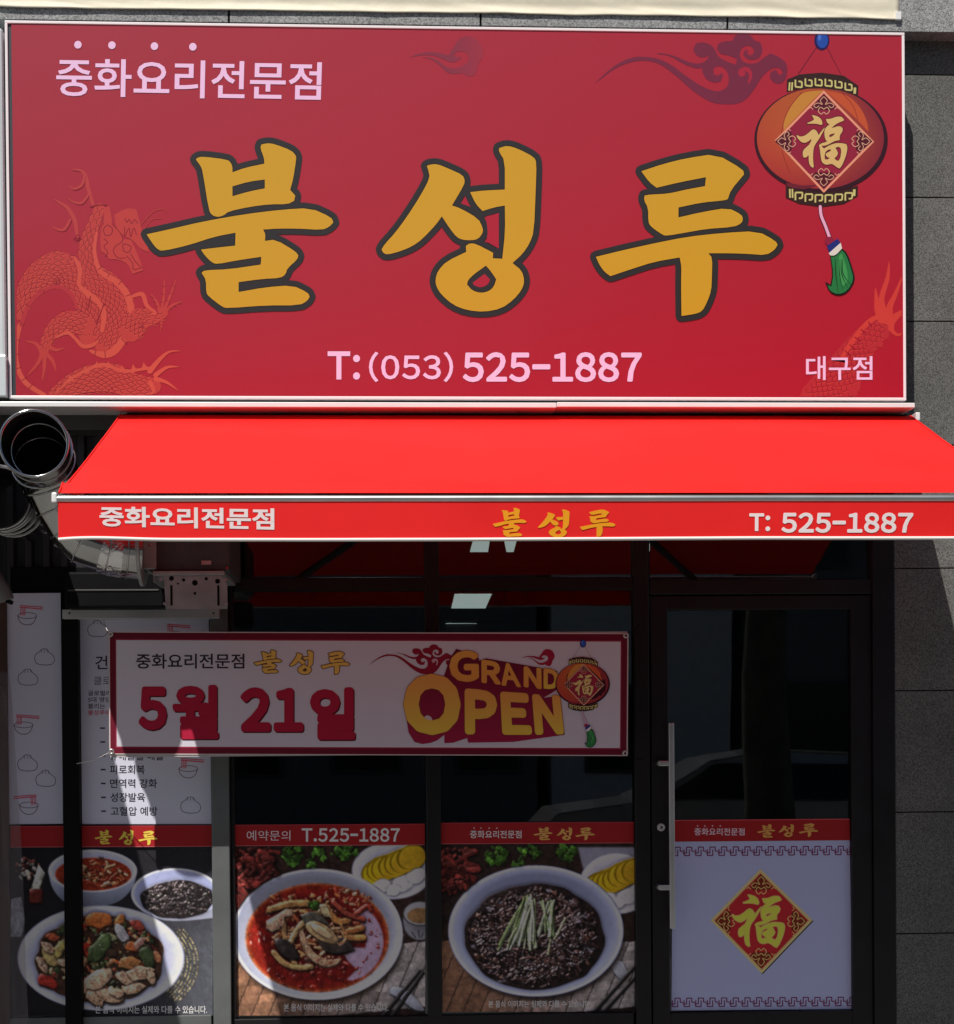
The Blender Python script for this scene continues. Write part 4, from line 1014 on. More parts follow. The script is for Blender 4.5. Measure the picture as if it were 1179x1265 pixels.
# unseen awning added past the left edge to shade the left windows
nxr = U(32, 515, 0).x; NY = -.52
t = thing("unseen_awning", "unseen grey awning beyond the left edge, added to shade the left windows", "awning", (nxr - 1, NY, az1))
GREY = fabric("grey_awning_fabric", (.16, .16, .17), .03)
m = MB(); vs = []; fs = []; zA = az1 + (az0 - az1) * (NY - AY0) / (AY1 - AY0)
for j in range(31):
    for i in range(31): q_ = j / 30; x = nxr - 2.6 + 2.6 * i / 30; vs.append((x, NY + (AY1 - NY) * q_, zA + (az0 - zA) * q_ - .012 * math.sin(math.pi * q_)))
for j in range(30):
    for i in range(30): a = j * 31 + i; fs.append([a, a + 31, a + 32, a + 1])
m.add(vs, fs, 0, True); m.build("canopy", GREY, t)
m = MB(); m.tube([(nxr - 2.6, BY, bz), (nxr, BY, bz)], .0115, 12); m.build("front_bar", M['alu'], t)
m = MB(); m.box(nxr - 2.6, nxr, BY + .001, BY + .006, bz - .19, bz - .01); m.build("valance", GREY, t)
m = MB(); m.box(nxr - 2.6, nxr - .05, NY, .018, zA - .08, zA + .03, 0, .01); m.build("cassette", M['black'], t)  # carried back to the wall to block sun behind the canopy
for x in (nxr - 2.3, nxr - .5): m = MB(); m.box(x - .03, x + .03, NY + .1, .05, zA - .06, zA, 0, .005); m.build("bracket", M['black'], t)

# ------------------------------------------------------------------ exhaust ducts
def duct(label, path, r, rings, gr, mouth_in=.18):
    t = thing("exhaust_duct", label, "duct", path[-1], gr)
    pt = [Vector(p) for p in path]; rl = r if isinstance(r, list) else [r] * len(pt); ni = max(3, len(pt) - 2)
    m = MB(); m.tube(pt, r, 32, caps=False, smooth=True); m.build("pipe", M['steel'], t)
    m = MB(); m.tube(pt[:ni], [x - .004 for x in rl[:ni]], 32, caps=False, inward=True); e = pt[max(3, len(pt) - 2) - 1]
    m.build("inner_lining", M['bore_shade'], t)
    m = MB(); m.ring(pt[0], pt[1] - pt[0], rl[0] - .001, .006, 40); m.build("mouth_rim", M['steel'], t)
    for i in rings:
        m = MB(); m.ring(pt[i], pt[min(i + 1, len(pt) - 1)] - pt[i - 1], rl[i] + .001, .0038, 36); m.build("seam", M['steel'], t)
    return t
P = [U(42, 548, -.95), U(48, 556, -.82), U(54, 572, -.72), U(64, 594, -.67), U(77, 621, -.64), U(92, 646, -.62), U(107, 664, -.61), U(139, 675, -.6), U(158, 677, -.59), U(174, 678, -.58)]
td = duct("stainless exhaust duct with open mouth, bending down to the fan behind the awning", P, [.1175, .1175, .115, .109, .105, .105, .106, .108, .112, .115], [1, 2, 3, 4, 5, 6, 7, 8], "exhaust ducts beside the sign")
m = MB(); m.ring(P[1] + Vector((.01, -.03, -.01)), P[1] - P[0], .100, .004, 36); m.ring(P[2] + Vector((0, -.03, -.0)), P[2] - P[1], .096, .003, 36); m.build("inner_ring", M['steel'], td)
m = MB(); m.tube([P[-1], P[-1] + Vector((.012, 0, 0))], .14, 36); m.build("flange", M['steel_dull'], td)
o_ = U(-1, 615, -.52); P2 = [o_ + Vector((0, y_, 0)) for y_ in (0, .08, .16, .24, .32, .42)]
td2 = duct("second stainless duct, round mouth cut off by the left edge", P2, .118, [1, 2, 3], "exhaust ducts beside the sign")
m = MB(); m.ring(P2[0] + Vector((0, .02, 0)), P2[1] - P2[0], .124, .004, 36); m.build("clamp_band", M['steel'], td2)
m = MB(); pth = [P[6].lerp(P[7], .75), P[7], P[7].lerp(P[8], .7)]; m.tube(pth, [.1105, .1115, .1145], 40, caps=False); fo = m.build("foil_wrap", simple("aluminium_foil", (.8, .8, .8), .12, 1.0, bump=.9, bs=22), td)
t = thing("exhaust_fan", "dark grey exhaust fan housing hanging under the awning's left end", "fan", U(235, 708, -.58))
m = MB(); m.pbox(183, 640, 284, 707, -.58, -.1, 0, .012); m.build("housing", M['dark_metal'], t)
m = MB(); m.pbox(177, 645, 193, 703, -.595, -.3, 0, .004); m.build("mounting_plate", M['steel_dull'], t)
m = MB(); m.pbox(249, 692.5, 261, 697.5, -.583, -.579, 0, .0); m.build("rating_plate", M['alu'], t)
for px, py in ((281, 702), (186, 674), (277, 650)): m = MB(); c = U(px, py, -.59); m.tube([(c.x, -.60, c.z), (c.x, -.57, c.z)], .005, 8); m.build("screw", M['steel'], t)
t = thing("steel_bracket", "perforated stainless bracket below the grey fan housing", "bracket", U(240, 752, -.6))
x0, x1 = U(203, 730, -.61).x, U(281, 730, -.61).x; zt_, zb_ = U(240, 712, -.61).z, U(240, 752.5, -.61).z
o2 = [(x0, zt_), (x1 - .02, zt_), (x1, zt_ - .03), (x1, zb_), (x0 + .005, zb_)]
m = MB(); m.prism(o2, -.61, -.607); m.build("front_plate", M['steel_dull'], t)
m = MB(); a = U(190, 702, -.59); m.box(a.x, x1 - .01, -.612, -.15, zt_ + .004, zt_ + .02, 0, .002); m.box(a.x, a.x + .004, -.6, -.15, zt_ - .02, zt_ + .004); m.build("top_flange", M['steel_dull'], t)
for px, w in ((212, 2), (270, 2)): m = MB(); m.pbox(px - w * .7, 723, px + w * .7, 748, -.6115, -.6105); m.build("slot", M['black'], t)
for px, py, r in ((212, 714.5, 3), (227, 716.5, 2), (241, 720, 3.4), (255, 715, 2), (269, 718, 3), (241, 733, 1.7), (220, 721, 1.2)):
    m = MB(); c = U(px, py, -.611); m.tube([(c.x, -.6112, c.z), (c.x, -.6102, c.z)], r * .0031, 14); m.build("hole", M['black'], t)
for px, py in ((204, 746), (280, 746), (279, 716), (199, 716)): m = MB(); c = U(px, py, -.615); m.tube([(c.x, -.622, c.z), (c.x, -.606, c.z)], .006, 10); m.build("bolt", M['alu'], t)
t = thing("steel_rail", "white steel rail with screws across the top of the menu windows", "rail", U(174, 764, -.09))
m = MB(); m.pbox(77, 752.5, 271, 764, -.09, .03, 0, .003); m.build("channel", M['frame_grey'] if False else simple("rail_paint", (.5, .51, .52), .4, var=.08), t)
for px in (86, 264): m = MB(); c = U(px, 757.5, -.09); m.tube([(c.x, -.0925, c.z), (c.x, -.088, c.z)], .004, 10); m.build("screw", M['black'], t)
t = thing("black_housing", "black equipment box behind the duct above the white rail", "box", U(140, 752, -.2))
m = MB(); m.pbox(80, 706, 203, 751, -.2, 0, 0, .01); m.build("body", M['black'], t)
m = MB(); m.pbox(84, 728, 196, 730, -.204, -.19, 0, .001); m.build("seam_strip", M['dark_metal'], t)
t = thing("flexible_hose", "grey ribbed hose end hanging at the left edge", "hose", U(2, 735, -.3))
m = MB(); pth = spline([tuple(U(-20, 690, -.25)), tuple(U(-8, 712, -.3)), tuple(U(2, 728, -.32)), tuple(U(8, 742, -.32))], 8)
m.tube(pth, [.03 + .003 * (i % 2) for i in range(len(pth))], 14); m.build("hose", M['rubber'], t)
m = MB(); m.tube([pth[-1], tuple(U(16, 745, -.32))], .008, 10); m.build("spigot", M['black'], t)

# ------------------------------------------------------------------ films and posters on the glass
PY = -.004
SH = 4.0                                                              # photographed in open shade: print colours from what is seen there
def film_base(k, q, col):
    k.poly(q, col)
WHT = (117, 117, 131); RED = (90, 16, 18)
def icon_bun(k, cx, cy, s=1.0, c=(40, 34, 44)):
    p = [(-12, 3), (-11, -2), (-6, -6), (-3, -9), (3, -9), (6, -5), (11, -1), (12.5, 4), (10, 9), (3, 10.5), (-5, 10), (-10, 8), (-12, 3)]
    k.stroke([(cx + a * s, cy + b_ * s) for a, b_ in p], .75, c, 4, 4)
    for a in (-3, 0, 3): k.stroke([(cx + a * s, cy - 8 * s), (cx + a * 1.3 * s, cy - 5 * s)], .6, c, 0, 4)
def icon_bowl(k, cx, cy, flip=False, c=(50, 30, 40), r=(120, 48, 62)):
    f = -1 if flip else 1
    k.stroke([(cx - 12, cy - 1), (cx - 10, cy + 6), (cx - 4, cy + 10.5), (cx + 4, cy + 10.5), (cx + 9, cy + 6), (cx + 11.5, cy - 1)], .8, c, 4, 4)
    k.polys(stroke_polys(ellipse(cx, cy - .5, 11.6, 3.6, 20) + [ellipse(cx, cy - .5, 11.6, 3.6, 20)[0]], .7, 4), c)
    k.polys(stroke_polys([(cx - 9 * f, cy - 11), (cx + 19 * f, cy - 8.5)], 1.5, 4) + stroke_polys([(cx - 9 * f, cy - 13), (cx + 19 * f, cy - 11)], 1.2, 4), r)
    for a in (-8, -6, -4, -2.5): k.stroke([(cx + a * f, cy - 11), (cx + (a - .6) * f, cy - 1)], .9, r, 0, 4)
# left white film
t = thing("window_film", "narrow white window film with bun and noodle bowl drawings at far left", "window film", U(45, 1018, 0), "printed films on the windows")
k = Ink(PY, SH)
k.poly([(8, 733), (75, 732.5), (78, 1017.5), (12, 1018.5)], WHT)
k.build("sheet", INK_FILM, t)
k = Ink(PY - .0006, SH)
def drawing(fn, *a):
    k = Ink(PY - .0006, SH); fn(k, *a); k.build("drawing", INK_FILM, t)
for a in ((icon_bowl, 34, 761), (icon_bun, 55, 811), (icon_bun, 34.5, 836), (icon_bowl, 29.5, 896), (icon_bun, 34, 942), (icon_bun, 56.5, 961), (icon_bowl, 36, 995, True)): drawing(*a)
# notice film
t = thing("window_film", "white notice film with black bullet list partly behind the grand open banner", "window film", U(180, 1018, 0), "printed films on the windows")
k = Ink(PY, SH); k.poly([(97, 764), (258, 764), (261.5, 1018), (100, 1018.5)], WHT); k.build("sheet", INK_FILM, t)
BK = (22, 20, 28)
for a in ((icon_bun, 120.5, 776), (icon_bowl, 216, 784), (icon_bowl, 233, 950), (icon_bun, 235.5, 994)): drawing(*a)
def note(*calls):
    k = Ink(PY - .0006, SH)
    for c in calls: c(k)
    k.build("lettering", INK_FILM, t)
note(lambda k: k.text("건강", 118, 810, 152, 827, BK, .01)); note(lambda k: k.text("클로", 116, 836, 137, 846, (45, 45, 55), 0))
for st, y, x1, c in (("글로벌리", 853, 137, BK), ("5대 영양", 861, 137, BK), ("불리는", 869, 130, BK), ("불성루에", 877, 136, (110, 40, 50))): note(lambda k: k.text(st, 109, y, x1, y + 6.6, c, .01))
for i, st in enumerate(("", "", "유해물질 배출", "피로회복", "면역력 강화", "성장발육", "고혈압 예방")):
    y = 899.5 + i * 17.1
    note(lambda k: k.rect(124 + i * .2, y - .9, 130 + i * .2, y + .9, BK), lambda k: st and k.text(st, 135 + i * .3, y - 5.6, 135 + i * .3 + (67, 43, 58, 43, 58)[i - 2], y + 5.6, BK, .012))

CAP = "본 음식 이미지는 실제와 다를 수 있습니다."
def band(k, x0, x1, y0, y1, yp):
    k.poly([(x0, y0), (x1, y1), (x1, y1 + 26.5), (x0, y0 + 26.5)], RED)
    k.poly([(x0, y0 + 25.6), (x1, y1 + 25.6), (x1, y1 + 26.4), (x0, y0 + 26.4)], (104, 54, 58))
    k.poly([(x0, y0 + .2), (x1, y1 + .2), (x1, y1 + .9), (x0, y0 + .9)], (96, 34, 40))
def noodles(k, cx, cy, rx, ry, n, cols, w=(1.2, 2.2), seed=1, ln=.5, curl=1.2, h=.9, gl=.8):
    R = random.Random(seed); k.mode(h, gl, .22)
    for _ in range(n):
        a = R.uniform(0, 6.28); q = math.sqrt(R.random()) * .9; x, y = cx + rx * q * math.cos(a), cy + ry * q * math.sin(a)
        th = R.uniform(0, 6.28); L = R.uniform(.25, 1) * ln * rx; p = [(x, y)]
        for _s in range(4):
            th += R.uniform(-curl, curl); nx_, ny_ = p[-1][0] + math.cos(th) * L / 4, p[-1][1] + math.sin(th) * L / 4 * .75
            if ((nx_ - cx) / rx) ** 2 + ((ny_ - cy) / ry) ** 2 > .96: break
            p.append((nx_, ny_))
        if len(p) < 2: continue
        c = R.choice(cols); v = R.uniform(.7, 1.2); k.stroke(p, R.uniform(*w), tuple(min(255, z * v) for z in c), 4)
def bits(k, cx, cy, rx, ry, n, cols, r=(1, 2.5), seed=1, asp=(.4, 1), h=.8, gl=.6, tex=.3):
    R = random.Random(seed); k.mode(h, gl, tex)
    for _ in range(n):
        a = R.uniform(0, 6.28); q = math.sqrt(R.random()) * .94; x, y = cx + rx * q * math.cos(a), cy + ry * q * math.sin(a)
        c = R.choice(cols); v = R.uniform(.65, 1.2); rr_ = R.uniform(*r)
        k.poly(blob(x, y, rr_, R.uniform(*asp), R.uniform(0, 3.1), .3, 10, R), tuple(min(255, z * v) for z in c), sm=2)
def mat_weave(k, T, poly_y, seed, light=True):
    R = random.Random(seed); k.mode(.12, 0, .22)
    for j in range(9):
        for i in range(14):
            x = -20 + i * 95 - j * 22; y = poly_y + j * 52 - i * 9
            if y < poly_y - 40: continue
            f = min(1, max(0, (x - 250) / 650)); c = lerp((84, 60, 46), (112, 106, 106) if light else (70, 62, 60), f); v = R.uniform(.8, 1.1)
            k.poly(mapp(T, [(x, y), (x + 92, y - 15), (x + 73, y + 40), (x - 19, y + 53)]), tuple(z * v for z in c))
def side_dish(k, T, cx, cy, rx, ry, seed):
    k.mode(0, 0, .04)
    k.ring_grad(*T((cx, cy)), rx / 4.367, ry / 4.367, [(.1, (112, 112, 120)), (.8, (122, 122, 132)), (.95, (140, 140, 152)), (1.0, (84, 84, 98))], 40)
    R = random.Random(seed)
    for i in range(7):
        x, y = cx - 90 + i * 32 + R.uniform(-8, 8), cy + 10 - i * 13 + R.uniform(-6, 6)
        k.mode(0, 0, .1); k.poly(mapp(T, ellipse(x - 4, y - 2, 80, 68, 30, -.4)), (92, 74, 6)); k.mode(.12, .3, .1); k.poly(mapp(T, ellipse(x + 3, y + 3, 75, 63, 30, -.4)), (142 - i * 3, 116 - i * 3, 14 + i))
    for x, y, r in ((cx - 60, cy + 85, 55), (cx + 60, cy + 70, 62), (cx + 130, cy + 30, 60), (cx + 10, cy + 105, 45)):
        k.mode(.3, .4, .08); k.poly(mapp(T, blob(x, y, r, .7, -.4, .1, 14, R)), (132, 132, 134), sm=2)
def chop(k, T, a, b_, w): k.mode(.7, .5, .05); k.stroke(mapp(T, [a, b_]), [w / 4.367, w * .7 / 4.367], (16, 14, 14))
def greens(k, T, seed, spots):
    R = random.Random(seed); k.mode(.7, .25, .4)
    for x, y, r, n in spots:
        for _ in range(n * 2):
            a = R.uniform(0, 6.28); q = math.sqrt(R.random()) * r; v = R.uniform(.3, 1.2); k.poly(mapp(T, blob(x + q * math.cos(a), y + q * .8 * math.sin(a), R.uniform(7, 20), R.uniform(.5, 1), R.uniform(0, 3), .4, 9, R)), (48 * v, 82 * v, 26 * v), sm=1)
def chilies(k, T, seed, box, n):
    R = random.Random(seed); k.mode(.7, .3, .35)
    for _ in range(n):
        x, y = R.uniform(box[0], box[2]), R.uniform(box[1], box[3]); a = R.uniform(-.6, 2.4); L = R.uniform(20, 60); v = R.uniform(.3, 1.0)
        k.stroke(mapp(T, [(x, y), (x + math.cos(a) * L, y + math.sin(a) * L)]), R.uniform(3, 8), (92 * v, 34 * v, 30 * v))
def piece(k, T, pts, c, h=.5, gl=.6, tex=.3, sm=2, shadow=9):
    k.mode(0, 0, .2, soft=4); k.poly(mapp(T, [(x + shadow * .4, y + shadow) for x, y in pts]), tuple(z * .3 for z in c), sm=sm); k.mode(h, gl, tex); k.poly(mapp(T, pts), c, sm=sm)
def caption(st, x0, y0, x1, y1, c, clip):
    k = Ink(PY - .0012, SH, clip=clip); k.text(st, x0, y0, x1, y1, c, .008); k.build("caption", INK_FILM, t)

# food film 1 (left, behind the black post)
t = thing("food_poster", "dark food photo film with stir fry plate and two bowls, behind the black post", "poster", U(140, 1254, 0), "food photo films on the windows")
k = Photo(PY, SH, (13, 1018, 263, 1255), seed=1); T = crop(4.066, 0, 1000); R = random.Random(5)
def bgc(p): return lerp((15, 14, 17), (56, 58, 64), min(1, max(0, (p[0] - 120) / 170)) * min(1, max(.25, (p[1] - 1040) / 130)))
k.mode(0, 0, .12); k.poly([(10, 1010), (270, 1010), (270, 1260), (10, 1260)], bgc)
k.mode(.6, .4, .3)                                                    # woven coaster
for i in range(64):
    a = .66 - i * .02
    for r in (.9, .94, .98, 1.02, 1.06, 1.1):
        x, y = 510 + 440 * r * math.cos(a), 770 + 285 * r * math.sin(a); k.poly(mapp(T, blob(x, y, 6.5, .45, a + 1.5, .2, 8, R)), R.choice([(92, 82, 56), (44, 40, 32), (112, 102, 72), (30, 28, 24)]))
bits(k, *T((150, 300)), 17, 16, 40, [(112, 106, 96), (88, 40, 34), (60, 28, 24), (124, 120, 112)], (1.5, 4), 3, (.4, .8))
piece(k, T, [(160, 400), (196, 276), (228, 320), (200, 404)], (122, 120, 112)); piece(k, T, [(150, 400), (215, 400), (215, 470), (150, 470)], (58, 22, 18)); piece(k, T, [(60, 450), (110, 440), (130, 560), (110, 640), (50, 640)], (90, 92, 98), .2)
k.mode(0, 0, .04)
k.poly(mapp(T, [(244, 310), (262, 400), (325, 470), (400, 496), (520, 490), (610, 460), (672, 390), (690, 310)]), lambda p: lerp((116, 120, 138), (56, 60, 72), min(1, max(0, (p[1] - 1078) / 44))), sm=2)
k.ring_grad(*T((467, 310)), 223 / 4.066, 107 / 4.066, [(.5, (100, 102, 120)), (.9, (116, 118, 136)), (.97, (148, 150, 166)), (1, (98, 100, 116))])
k.mode(0, .5, .3); k.ring_grad(*T((470, 326)), 192 / 4.066, 83 / 4.066, [(.7, (96, 30, 18)), (.95, (88, 28, 14)), (1, (118, 62, 44))])
noodles(k, *T((490, 325)), 38, 17, 46, [(146, 108, 72), (120, 70, 40), (104, 42, 24), (136, 112, 90)], (1.4, 3.6), 8, .6)
bits(k, *T((480, 335)), 41, 16, 60, [(114, 48, 28), (66, 20, 12), (146, 110, 78), (36, 24, 20)], (.8, 2.6), 4)
k.mode(.5, 0, .2); [k.stroke(mapp(T, [(500 + R.uniform(-20, 30), 245 + R.uniform(-8, 8)), (520 + R.uniform(-20, 20), 258)]), .8, (36, 22, 18)) for _ in range(8)]
k.mode(0, 0, .04); k.poly(mapp(T, [(658, 430), (690, 500), (800, 555), (900, 562), (1070, 545), (1080, 420)]), (92, 94, 108), sm=1)
k.ring_grad(*T((882, 424)), 224 / 4.066, 128 / 4.066, [(.5, (98, 102, 126)), (.9, (96, 100, 126)), (.97, (138, 140, 160)), (1, (92, 94, 110))])
k.mode(.15, .6, .4); k.poly(blob(*T((892, 452)), 46, .52, 0, .06, 26, R), (18, 15, 16), sm=2)
noodles(k, *T((892, 452)), 45, 23, 110, [(32, 26, 28), (24, 19, 20), (56, 48, 48), (16, 13, 14)], (.9, 2), 12, .5); bits(k, *T((905, 455)), 41, 20, 110, [(100, 98, 100), (84, 82, 82), (56, 52, 52), (118, 116, 108)], (.35, 1.1), 6)
k.mode(0, 0, .04)
k.ring_grad(*T((508, 745)), 418 / 4.066, 263 / 4.066, [(.6, (92, 94, 108)), (.8, (106, 108, 126)), (.9, (122, 124, 144)), (.975, (134, 136, 156)), (1, (84, 86, 100))], 64)
k.mode(.1, .3, .4); k.poly(blob(*T((505, 748)), 78, .7, 0, .06, 30, R), (40, 25, 19), sm=2)
bits(k, *T((500, 735)), 75, 49, 330, [(34, 42, 25), (28, 24, 20), (50, 60, 33), (116, 52, 30), (122, 106, 76), (90, 30, 22), (100, 92, 56), (104, 70, 48)], (1.6, 5.2), 11, (.35, .9))
for x, y, r, c, a in ((440, 700, 44, (112, 34, 24), 1.1), (500, 555, 70, (126, 66, 32), .1), (600, 555, 40, (128, 76, 40), 2.2), (610, 620, 50, (118, 116, 120), 1.0), (560, 640, 32, (106, 108, 80), .3), (670, 690, 44, (128, 64, 34), .3), (700, 670, 36, (112, 80, 72), 2.4), (690, 580, 40, (104, 42, 34), .6), (740, 740, 58, (38, 46, 28), 1.2), (500, 700, 80, (46, 57, 33), -.9),
                  (790, 740, 34, (130, 80, 56), 1.3), (650, 770, 60, (110, 72, 42), .1), (265, 640, 34, (118, 54, 34), .2), (255, 740, 56, (122, 104, 66), .9), (235, 860, 56, (108, 30, 24), .5), (300, 700, 44, (124, 106, 60), 2.0), (390, 640, 40, (56, 64, 36), .4), (350, 820, 40, (100, 76, 50), .9), (560, 720, 34, (40, 28, 22), .2)):
    piece(k, T, blob(x, y, r, .55, a, .2, 13, R), c, .45, .7, .35); bits(k, *T((x, y)), r * .55 / 4.066, r * .3 / 4.066, 4, [tuple(z * .8 for z in c), tuple(min(200, z * 1.15) for z in c)], (.5, 1.3), int(x))
for x, y, r, a in ((490, 860, 90, -.5), (545, 935, 74, .1), (480, 945, 56, .6), (640, 850, 62, .5), (700, 820, 70, -.2), (670, 900, 58, -.2), (760, 840, 42, 1.2), (590, 920, 44, .3), (215, 780, 44, 1.0), (240, 690, 40, .5), (330, 770, 40, .2)):
    piece(k, T, blob(x, y, r, .5, a, .2, 14, R), (130, 104, 86), .45, .5, .4, 2, 12); bits(k, *T((x, y + 4)), r * .6 / 4.066, r * .28 / 4.066, 9, [(112, 80, 58), (122, 92, 70), (142, 118, 100)], (.7, 2), int(x + y), tex=.4)
bits(k, *T((520, 690)), 68, 38, 80, [(138, 138, 132), (124, 118, 98)], (.3, .8), 21)
k.build("picture", INK_FOOD, t)
caption(CAP, 118, 1242.5, 256, 1252, (140, 140, 142), (13, 1018, 263, 1255))
k = Ink(PY - .009, SH, step=4e-5); band(k, 13, 263, 1020.5, 1019.5, 0)
draw_name(k, None, (132, 114, 44), per=[(117, 1025, 139, 1043), (147, 1025, 165, 1044), (171, 1026, 195, 1044)])
k.build("title_band", INK_FILM, t)

# food film 2: red seafood noodle soup
t = thing("food_poster", "food photo film of red spicy seafood noodle soup in a white bowl", "poster", U(404, 1254, 0), "food photo films on the windows")
k = Photo(PY, SH, (283, 1018, 525.5, 1254.5), seed=2); T = crop(4.367, 270, 1000); R = random.Random(9)
k.mode(0, 0, .4); k.poly([(280, 1010), (530, 1010), (530, 1260), (280, 1260)], (30, 20, 18))
chilies(k, T, 2, (40, 215, 300, 520), 170); greens(k, T, 3, [(400, 250, 60, 26), (690, 225, 60, 22), (500, 300, 30, 7), (560, 230, 60, 8)])
mat_weave(k, T, 720, 4)
side_dish(k, T, 935, 330, 218, 155, 6)
k.mode(0, 0, .05); k.ring_grad(*T((1085, 600)), 95 / 4.367, 105 / 4.367, [(.3, (66, 66, 70)), (.9, (94, 94, 100)), (1, (50, 50, 56))]); k.ell(*T((1085, 560)), 94 / 4.367, 68 / 4.367, (36, 34, 36)); k.ell(*T((1085, 560)), 88 / 4.367, 62 / 4.367, (106, 106, 110)); k.mode(0, .4, .2); k.ell(*T((1085, 572)), 70 / 4.367, 42 / 4.367, (96, 72, 46))
k.mode(0, 0, .1)
for a in ((1040, 660, 1060, 690), (1075, 650, 1080, 690), (1100, 665, 1090, 690)): k.stroke(mapp(T, [(a[0], a[1]), (a[2], a[3])]), 1, (18, 16, 20))
piece(k, T, [(930, 950), (1000, 960), (1060, 1010), (1110, 1080), (1060, 1085), (980, 1020), (915, 985)], (104, 106, 116), .3, .3, .1)
chop(k, T, (885, 1112), (1082, 870), 26); chop(k, T, (935, 1112), (1100, 880), 26)
cx, cy = 533, 672
k.mode(0, 0, .2, soft=9); k.ell(*T((cx + 14, cy + 30)), 452 / 4.367, 345 / 4.367, (26, 20, 18), 56)
def rim(a): return lerp((132, 134, 148), (92, 96, 112), .5 - .5 * math.cos(a - .6))
k.mode(0, 0, .03)
k.ring_grad(*T((cx, cy)), 459 / 4.367, 352 / 4.367, [(.7, (80, 82, 94)), (.86, lambda a: lerp((84, 86, 98), (124, 126, 140), .5 + .5 * math.sin(a))), (.95, rim), (.98, (152, 154, 168)), (1, (104, 106, 120))], 64)
k.mode(0, .8, .3); k.ring_grad(*T((533, 690)), 388 / 4.367, 295 / 4.367, [(.4, (58, 10, 9)), (.8, (76, 13, 11)), (.93, (84, 20, 12)), (.97, (104, 46, 24)), (1.0, (112, 88, 78))], 60)
k.mode(0, 0, .1, soft=2); k.poly(mapp(T, [(735, 555), (800, 530), (860, 600), (892, 690), (880, 780), (835, 860), (740, 925), (690, 915), (745, 860), (690, 810), (670, 760), (720, 740), (790, 745), (800, 690), (760, 620)]), (116, 100, 118), sm=2)
bits(k, *T((790, 690)), 20, 50, 26, [(84, 16, 14), (92, 22, 18), (60, 12, 12)], (.8, 2.8), 5, (.3, .8))
k.mode(0, 0, .1, soft=1)
for _ in range(46):
    q = R.uniform(1.9, 4.4); rr_ = R.uniform(.78, 1); x, y = 533 + 360 * math.cos(q) * rr_, 690 + 268 * math.sin(-q) * rr_; k.poly(mapp(T, blob(x, y, R.uniform(4, 15), .3, q + 1.5, .4, 8, R)), R.choice([(140, 92, 88), (120, 34, 24), (146, 116, 112), (100, 26, 18)]), sm=1)
bits(k, *T((520, 880)), 62, 20, 50, [(112, 30, 20), (62, 10, 8), (116, 56, 48), (48, 12, 10)], (1, 3.4), 15, (.3, .8))
bits(k, *T((420, 520)), 42, 18, 60, [(122, 70, 38), (104, 44, 24), (112, 90, 58), (74, 26, 16)], (1.5, 4.6), 16, (.3, .7))
bits(k, *T((640, 500)), 46, 18, 70, [(118, 72, 40), (130, 100, 74), (96, 34, 22), (56, 20, 14)], (1.5, 4.6), 17, (.25, .6))
bits(k, *T((530, 680)), 60, 36, 110, [(50, 18, 12), (84, 38, 24), (40, 24, 18), (100, 64, 40)], (1.5, 4.5), 29, (.3, .8))
noodles(k, *T((500, 650)), 56, 34, 70, [(128, 92, 56), (112, 68, 36), (98, 50, 30), (136, 108, 74)], (1.8, 4.4), 19, .7)
for p, w, c in (([(280, 540), (380, 510), (480, 505)], 9, (128, 90, 52)), ([(350, 610), (360, 690), (380, 770), (420, 840)], 6, (124, 94, 60)), ([(365, 760), (430, 640), (470, 600)], 7, (134, 106, 70)), ([(300, 770), (360, 830), (440, 850), (500, 845)], 7, (130, 100, 64)), ([(580, 540), (640, 600), (690, 600)], 8, (122, 80, 42)), ([(690, 660), (770, 640)], 9, (110, 66, 36)), ([(690, 690), (780, 690)], 8, (124, 84, 46)), ([(620, 500), (690, 560), (780, 590)], 6, (104, 44, 34)), ([(740, 560), (800, 520), (820, 540)], 5, (100, 34, 26))):
    k.mode(0, 0, .2, soft=4); k.stroke(mapp(T, [(a + 4, b_ + 10) for a, b_ in p]), w, (36, 14, 11), 5); k.mode(.8, .7, .35); k.stroke(mapp(T, p), w, c, 5)
piece(k, T, [(300, 700), (350, 690), (400, 720), (440, 800), (380, 810), (320, 760)], (32, 27, 26), .4, .9); piece(k, T, [(440, 570), (500, 545), (560, 570), (600, 620), (520, 600), (470, 620)], (54, 52, 47), .5, .9)
piece(k, T, [(500, 640), (600, 690), (690, 690), (735, 755), (640, 780), (560, 760)], (38, 31, 30), .4, .9)
piece(k, T, [(430, 650), (455, 640), (470, 700), (520, 780), (600, 810), (665, 800), (640, 835), (580, 850), (520, 830), (460, 770)], (130, 102, 80)); bits(k, *T((560, 800)), 14, 6, 14, [(104, 66, 46), (138, 112, 90)], (.6, 1.8), 34)
piece(k, T, [(470, 610), (520, 595), (590, 630), (640, 680), (645, 720), (590, 720), (520, 690), (475, 650)], (126, 102, 72)); piece(k, T, [(490, 615), (560, 625), (620, 680), (600, 700), (520, 660)], (144, 122, 94), .6, .9, .2, 2, 2)
k.mode(.8, .6, .3); k.stroke(mapp(T, [(660, 620), (690, 690), (650, 725)]), 3, (122, 82, 50), 5)
piece(k, T, [(260, 600), (330, 560), (370, 530), (405, 545), (395, 570), (360, 580), (340, 640), (290, 660), (258, 640)], (130, 104, 86)); bits(k, *T((320, 610)), 9, 7, 12, [(112, 70, 52), (148, 126, 110)], (.6, 1.6), 22)
piece(k, T, [(540, 510), (580, 510), (610, 580), (570, 580)], (130, 116, 88)); greens(k, T, 31, [(520, 510, 26, 9)])
bits(k, *T((550, 800)), 18, 9, 20, [(104, 40, 28), (140, 104, 78), (56, 24, 20)], (.8, 2), 33)
k.build("picture", INK_FOOD, t)
